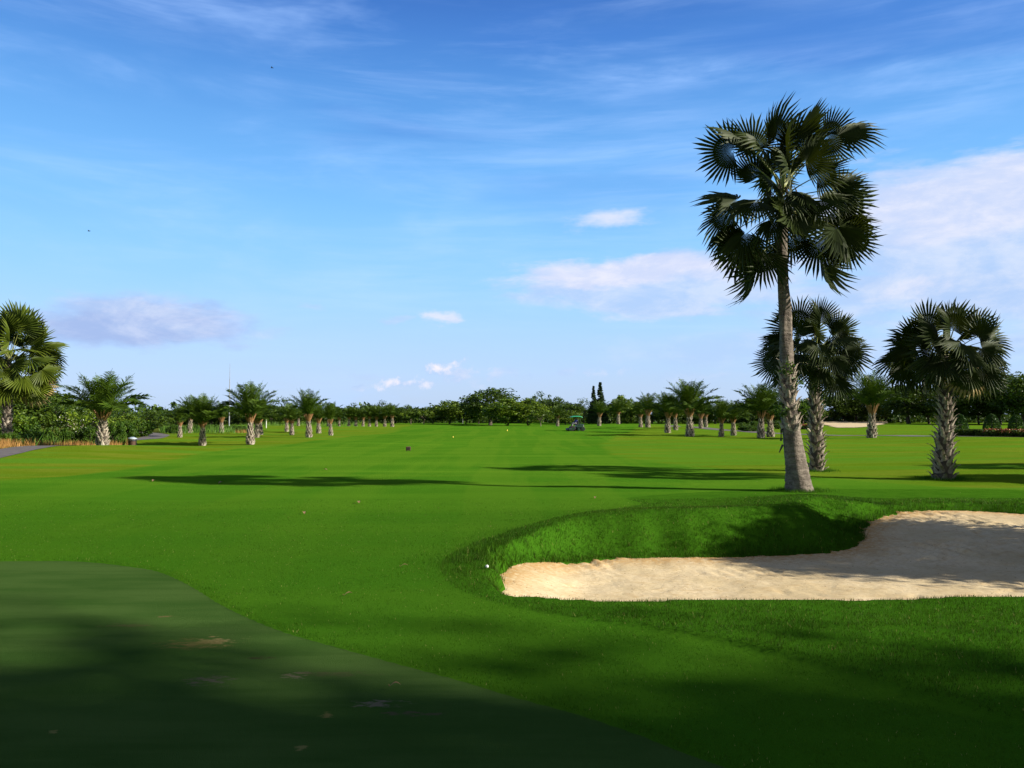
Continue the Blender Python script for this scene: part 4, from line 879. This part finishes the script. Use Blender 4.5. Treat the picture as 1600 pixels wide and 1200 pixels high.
for (px, by, ty, lab) in ((16, 686, 662, 'short white post in the thicket under the sunlit fan palm'), (416, 669, 655, 'short white post behind the left grove')):
    x, y = G(px, by); h = AT(px, ty, y).z-Hs(x, y); root = empty('post', (x, y, Hs(x, y))); tag(root, lab, 'post', 'white posts on the left'); MB().tube([(0, 0, -.1), (0, 0, h)], [.06, .055], 10).build('shaft', M['whitepaint'], root); MB().tube([(0, 0, h), (0, 0, h+.03), (0, 0, h+.05)], [.07, .07, .02], 10).build('cap', M['whitepaint'], root)
x, y = G(207, 692); root = empty('litter_bin', (x, y, Hs(x, y)-.02), .3); tag(root, 'black bin with a pale lid beside the left path', 'bin')
MB().tube([(0, 0, .06), (0, 0, .45)], [.20, .23], 16).build('body', M['brown'], root)
for sx in (-1, 1): MB().box((sx*.24, 0, .36), (.05, .08, .72)).build('post', M['black'], root)
l_ = MB().tube([(0, 0, .60), (0, 0, .66), (0, 0, .74)], [.30, .29, .10], 16).build('lid', simple('pale_metal', (.35, .42, .50), .4, .2, 5), root); MB().tube([(0, 0, .45), (0, 0, .50)], [.245, .245], 16).build('rim', M['black'], root)
x, y = G(638, 703); root = empty('marker_sign', (x, y, Hs(x, y)), .1); tag(root, 'small dark brown block marker standing on the fairway', 'marker')
MB().box((0, 0, .15), (.27, .12, .22)).build('block', M['brown'], root, bevel=.02); MB().box((0, -.063, .155), (.17, .012, .12)).build('plate', simple('dark_plate', (.03, .022, .02), .5), root); 
for sx in (-1, 1): MB().box((sx*.09, 0, .02), (.03, .03, .1)).build('leg', M['black'], root)
for (px, by, s_, lab) in ((708, 684.5, .6, 'tiny yellow tee marker with a dark spike, nearer one'), (792.5, 674, .9, 'tiny yellow marker on the fairway before the central trees')):
    x, y = G(px, by); root = empty('fairway_marker', (x, y, Hs(x, y))); tag(root, lab, 'marker', 'yellow fairway markers'); MB().tube([(0, 0, .06*s_), (0, 0, .22*s_), (0, 0, .27*s_)], [.07*s_, .06*s_, .02*s_], 12).build('head', M['yellow'], root, smooth=True); MB().tube([(0, 0, -.05), (0, 0, .07*s_)], [.015, .015], 6).build('spike', M['black'], root)

# ---------------------------------------------------------------- mower and driver
x, y = G(901, 673.5); Zm = Hs(x, y); mw = empty('ride_on_mower', (x, y, Zm), rad(8)); tag(mw, 'dark ride-on mower with a green roof on the fairway', 'mower')
M['roofgreen'] = simple('green_canopy', (.03, .30, .13), .4, .15, 3); M['mgreen'] = simple('dark_green_paint', (.012, .045, .025), .35, .3, 5); M['rubber'] = simple('rubber', (.02, .02, .02), .8, .3, 12)
MB().box((.35, 0, .62), (1.0, .85, .42), taper=.86).build('engine_cover', M['mgreen'], mw, bevel=.05)
MB().box((-.15, 0, .40), (1.5, .55, .16)).build('chassis', M['black'], mw, bevel=.02)
MB().box((-.55, 0, .52), (.60, .9, .06)).build('footplate', M['black'], mw, bevel=.01)
MB().box((-.12, 0, .80), (.42, .48, .12)).box((.10, 0, 1.05), (.10, .46, .44)).build('seat', M['black'], mw, bevel=.03)
c_ = MB().tube([(-.70, 0, .55), (-.55, 0, .95)], [.035, .03], 8).build('steering_column', M['black'], mw)
sw = MB(); th = [2*math.pi*k/16 for k in range(17)]; sw.tube([Vector((-.54, 0, .97))+Vector((math.sin(rad(25))*-math.cos(t)*.17, math.sin(t)*.17, math.cos(rad(25))*math.cos(t)*.17*.5)) for t in th], .015, 6, cap=False); sw.build('steering_wheel', M['black'], c_)
rf = MB(); nx_, ny_ = 12, 10; V = []
for lay in (0, -.05):
    for i in range(nx_+1):
        for j in range(ny_+1):
            u, v_ = i/nx_*2-1, j/ny_*2-1; V.append((-.08+u*.72, v_*.60, 1.83+lay-.10*(u**4)-.08*v_**4+.03*(1-u*u)))
n1_ = (nx_+1)*(ny_+1); F = []
for i in range(nx_):
    for j in range(ny_):
        q = i*(ny_+1)+j; F.append((q, q+ny_+1, q+ny_+2, q+1)); F.append((n1_+q, n1_+q+1, n1_+q+ny_+2, n1_+q+ny_+1))
for i in range(nx_):
    a, b = i*(ny_+1), (i+1)*(ny_+1); F.append((a, n1_+a, n1_+b, b)); a += ny_; b += ny_; F.append((a, b, n1_+b, n1_+a))
for j in range(ny_): F.append((j, j+1, n1_+j+1, n1_+j)); q = nx_*(ny_+1)+j; F.append((q, n1_+q, n1_+q+1, q+1))
rf.add(V, F).build('roof', M['roofgreen'], mw, smooth=True)
for sx in (-1, 1): MB().tube([(.32, sx*.42, .75), (.34, sx*.43, 1.3), (.28, sx*.45, 1.77)], .028, 8).build('roof_post', M['mgreen'], mw)
def wheel(cx, cy, R_, w__):
    o = MB().tube([(cx, cy-w__/2, R_), (cx, cy-w__*.4, R_), (cx, cy+w__*.4, R_), (cx, cy+w__/2, R_)], [R_*.88, R_, R_, R_*.88], 20).build('wheel', M['rubber'], mw, smooth=False)
    MB().tube([(cx, cy-w__/2-.01, R_), (cx, cy+w__/2+.01, R_)], [R_*.5]*2, 14).build('rim', M['mgreen'], o)
wheel(-.55, -.50, .30, .26); wheel(-.55, .50, .30, .26); wheel(.70, -.45, .26, .2); wheel(.70, .45, .26, .2)
for (cx, cy) in ((-1.05, 0), (-1.0, -.75), (-1.0, .75), (.05, -.62), (.05, .62)):
    o = MB().tube([(cx, cy-.34, .17), (cx, cy+.34, .17)], [.13, .13], 12).build('cutting_reel', M['black'], mw); MB().box((cx+.02, cy, .31), (.30, .70, .05)).box((cx, cy-.36, .20), (.28, .03, .24)).box((cx, cy+.36, .20), (.28, .03, .24)).build('reel_frame', M['mgreen'], o, bevel=.01)
    MB().tube([(cx*.5-.1, cy*.5, .42), (cx, cy, .34)], .03, 6).build('lift_arm', M['black'], mw)
MB().box((.82, 0, .74), (.10, .75, .18)).build('rear_grille', M['black'], mw, bevel=.02)
def skinned(name, joints, edges, radii, mat, parent=None, sub=2):
    me = bpy.data.meshes.new(name); me.from_pydata([tuple(j) for j in joints], edges, []); me.update(); o = bpy.data.objects.new(name, me); link(o, parent)
    sk = o.modifiers.new('skin', 'SKIN'); sk.use_smooth_shade = True
    if not me.skin_vertices: 
        bpy.context.view_layer.objects.active = o
    sv_ = me.skin_vertices[0].data if me.skin_vertices else None
    if sv_ is None:
        return o
    for i, q in enumerate(radii): sv_[i].radius = (q, q) if np.isscalar(q) else q
    sv_[0].use_root = True
    ss_ = o.modifiers.new('subsurf', 'SUBSURF'); ss_.levels = sub; ss_.render_levels = sub
    if mat: me.materials.append(mat)
    return o
M['skin'] = simple('skin', (.28, .15, .09), .55, .15, 6); M['shirt'] = simple('blue_shirt', (.06, .06, .30), .8, .3, 9); M['trousers'] = simple('pale_trousers', (.30, .30, .33), .8, .3, 9)
def chain(name, pts, rads, mat, parent, n=12):
    mb = MB(); P = catmull(np.array([tuple(p)+(q,) for p, q in zip(pts, rads)]), 5); mb.tube([p[:3] for p in P], [p[3] for p in P], n); return mb
dr = empty('person', (x, y, Zm), rad(8)); tag(dr, 'person in a blue long-sleeved shirt and cap seated under the mower roof', 'person')
# one continuous body: joined joint tree grown by metaball-like remesh of tapered chains
bd = MB()
for pts, rads in [([(-.08, 0, .92), (-.06, 0, 1.10), (-.07, 0, 1.30), (-.09, 0, 1.40), (-.11, 0, 1.48)], [.15, .14, .17, .12, .055]), ([(-.11, 0, 1.45), (-.13, 0, 1.52), (-.14, 0, 1.60), (-.13, 0, 1.68)], [.05, .085, .10, .05])]:
    P = catmull(np.array([tuple(p)+(q,) for p, q in zip(pts, rads)]), 5); bd.tube([p[:3] for p in P], [p[3] for p in P], 14)
for sg in (-1, 1):
    for pts, rads in [([(-.08, sg*.10, .93), (-.32, sg*.13, .95), (-.50, sg*.14, .93), (-.56, sg*.14, .72), (-.58, sg*.14, .57), (-.70, sg*.14, .565)], [.10, .085, .065, .055, .045, .035]),
                      ([(-.08, sg*.15, 1.36), (-.12, sg*.23, 1.22), (-.20, sg*.24, 1.10), (-.36, sg*.18, 1.06), (-.52, sg*.13, 1.00)], [.065, .052, .045, .036, .03])]:
        P = catmull(np.array([tuple(p)+(q,) for p, q in zip(pts, rads)]), 5); bd.tube([p[:3] for p in P], [p[3] for p in P], 10)
    for k in range(5):
        a = (-.52, sg*.13, 1.0); dy = (k-2)*.018; bd.tube([(-.51, sg*.13+dy*.6, 1.0), (-.57, sg*.13+dy, .995-.004*k), (-.60, sg*.13+dy*1.1, .965)], [.010, .009, .007], 6)
bd.tube([(-.225, 0, 1.60), (-.255, 0, 1.585), (-.235, 0, 1.565)], [.012, .016, .010], 6)
for sg in (-1, 1): bd.tube([(-.13, sg*.095, 1.62), (-.125, sg*.112, 1.60), (-.135, sg*.098, 1.575)], [.010, .016, .01], 6)
body = bd.build('body', M['skin'], dr, smooth=True); rm = body.modifiers.new('join', 'REMESH'); rm.mode = 'VOXEL'; rm.voxel_size = .012; rm.use_smooth_shade = True
sh_ = MB()
for pts, rads in [([(-.08, 0, .90), (-.06, 0, 1.10), (-.07, 0, 1.30), (-.09, 0, 1.40), (-.10, 0, 1.45)], [.17, .16, .19, .14, .08])]+[([(-.08, sg*.14, 1.37), (-.12, sg*.23, 1.22), (-.20, sg*.24, 1.10), (-.36, sg*.18, 1.06), (-.47, sg*.145, 1.02)], [.08, .065, .057, .048, .042]) for sg in (-1, 1)]:
    P = catmull(np.array([tuple(p)+(q,) for p, q in zip(pts, rads)]), 5); sh_.tube([p[:3] for p in P], [p[3] for p in P], 12)
o = sh_.build('shirt', M['shirt'], dr, smooth=True); q = o.modifiers.new('join', 'REMESH'); q.mode = 'VOXEL'; q.voxel_size = .014; q.use_smooth_shade = True
tr_ = MB()
for sg in (-1, 1):
    P = catmull(np.array([(-.04, sg*.06, .92, .13), (-.32, sg*.13, .955, .10), (-.50, sg*.14, .94, .08), (-.56, sg*.14, .72, .07), (-.575, sg*.14, .62, .06)]), 5); tr_.tube([p[:3] for p in P], [p[3] for p in P], 12)
o = tr_.build('trousers', M['trousers'], dr, smooth=True); q = o.modifiers.new('join', 'REMESH'); q.mode = 'VOXEL'; q.voxel_size = .014; q.use_smooth_shade = True
MB().tube([(-.13, 0, 1.61), (-.135, 0, 1.66), (-.14, 0, 1.70), (-.14, 0, 1.72)], [.112, .11, .08, .03], 16).box((-.26, 0, 1.625), (.12, .16, .015)).build('cap', M['shirt'], dr, smooth=True)

# ---------------------------------------------------------------- litter on the ground
M['deadleaf'] = leafmat('dead_leaf', (.10, .055, .025), (.30, .19, .09), .8, .05)
def flecks(name, pts, size, lab, cat, zf):
    P = np.array(pts); m = len(P); z = zf(P[:, 0], P[:, 1])+.012; u = rand_unit(r, m); u[:, 2] *= .25; q = np.cross(u, np.array([0, 0, 1.0])); q /= np.linalg.norm(q, axis=1)[:, None]+1e-6; s_ = size*r.uniform(.4, 1.5, (m, 1))
    p = np.stack([P[:, 0], P[:, 1], z], 1); V = np.stack([p-u*s_, p+q*s_*.35, p+u*s_, p-q*s_*.35+np.array([0, 0, .004])], 1).reshape(-1, 3)
    return tag(npmesh(name, V, np.arange(4*m).reshape(-1, 4), M['deadleaf'], v=np.repeat(r.uniform(0, .9, m), 4)), lab, cat, kind='stuff')
zsf = lambda a, b: zs_f(a, b, sdf(SAND, a, b))
pts = []
while len(pts) < 2600:
    a = r.uniform(-.3, 11); b = r.uniform(8.8, 16.5)
    if r.random() < (.25+.75*(abs(b-10.2+.1*a) < .8)): pts.append((a, b))
pts = np.array(pts); pts = pts[sdf(SAND, pts[:, 0], pts[:, 1]) < -.1]
flecks('leaf_litter', pts, .014, 'brown leaf flecks and crumbs scattered over the bunker sand', 'leaf litter', zsf)
pts = np.array([(r.uniform(-12, 12), r.uniform(8, 40)) for _ in range(80)]); pts = pts[sdf(SAND, pts[:, 0], pts[:, 1]) > .3]; pts = pts[sdf(GREEN, pts[:, 0], pts[:, 1]) > .3]
flecks('leaf_litter', pts, .020, 'scattered small dead leaves lying on the fairway grass', 'leaf litter', lambda a, b: H(a, b)+.02)
GL = 'dead leaves on the grass'
for i, (px, py, L_, lab) in enumerate([(545, 932, .10, 'curled dark dead leaf on the grass right of the green'), (632, 887, .10, 'upright dry twig leaf on the grass left of the mound'), (475, 803, .20, 'long pale dry leaf lying mid-fairway'), (560, 787, .22, 'pale dry leaf lying farther right mid-fairway'), (240, 754, .24, 'pale dry palm leaf left at the edge of the palm shadow'),
                      (345, 755, .24, 'pale dry palm leaf under the middle of the palm shadow'), (508, 733, .22, 'pale dry leaf above the palm shadow'), (618, 1076, .08, 'dark twig lying on the putting green near its edge'), (930, 782, .18, 'dark dry leaf on the fairway before the mound')]):
    x, y = G(px, py); z = Hs(x, y)+.02; a = r.uniform(0, 3.1); root = empty('dead_leaf', (x, y, z), a); tag(root, lab, 'dead leaf', GL)
    mb = MB(); K = 6; V = []
    for k in range(K+1):
        t = k/K; wv = L_*.16*math.sin(math.pi*(.08+.9*t)); zc = .02*math.sin(3.1*t)+L_*.06*t
        V += [(L_*(t-.5), -wv, zc+wv*.5), (L_*(t-.5), 0, zc), (L_*(t-.5), wv, zc+wv*.5)]
    F = [(k*3+j, k*3+j+1, k*3+j+4, k*3+j+3) for k in range(K) for j in range(2)]; mb.add(V, F, .8).build('blade', M['deadleaf'], root, smooth=True)
    MB().tube([(-L_*.5, 0, .0), (-L_*.65, .01, .01)], [.004, .003], 5).build('stem', M['deadleaf'], root)
x, y = G(761, 892); z = Hs(x, y)+.03; root = MB(); 
V = []; F = []; n = 14
for i in range(n+1):
    for j in range(n): th_, ph_ = math.pi*i/n, 2*math.pi*j/n; V.append((.0214*math.sin(th_)*math.cos(ph_), .0214*math.sin(th_)*math.sin(ph_), .0214*math.cos(th_)))
for i in range(n):
    for j in range(n): F.append((i*n+j, i*n+(j+1) % n, (i+1)*n+(j+1) % n, (i+1)*n+j))
o = root.add(V, F).build('golf_ball', M['whitepaint'], smooth=True, loc=(x, y, z)); tag(o, 'small white ball in the grass left of the bunker tip', 'ball')
# birds
for (px, py, Yd, lab) in ((425, 106, 90, 'tiny dark bird high in the sky, upper one'), (139, 361, 90, 'tiny dark bird in the sky at left, lower one')):
    p = AT(px, py, Yd); mb = MB(); mb.tube([(-.16, 0, 0), (-.06, 0, .01), (.08, 0, 0), (.2, 0, 0)], [.015, .045, .04, .01], 8)
    for sg in (-1, 1): mb.add([(-.06, 0, .02), (.06, 0, .02), (.05, sg*.16, .09), (.0, sg*.30, .05), (-.05, sg*.15, .10)], [(0, 1, 2, 3, 4)])
    o = mb.build('bird', M['black'], loc=p); tag(o, lab, 'bird', 'birds in the sky')
labs = {}
for o in scn.objects:
    if o.parent is None and 'label' in o:
        if o['label'] in labs: print('DUP LABEL', o['label'])
        labs[o['label']] = 1
print('tris approx', sum(len(o.data.polygons) for o in scn.objects if o.type == 'MESH'))
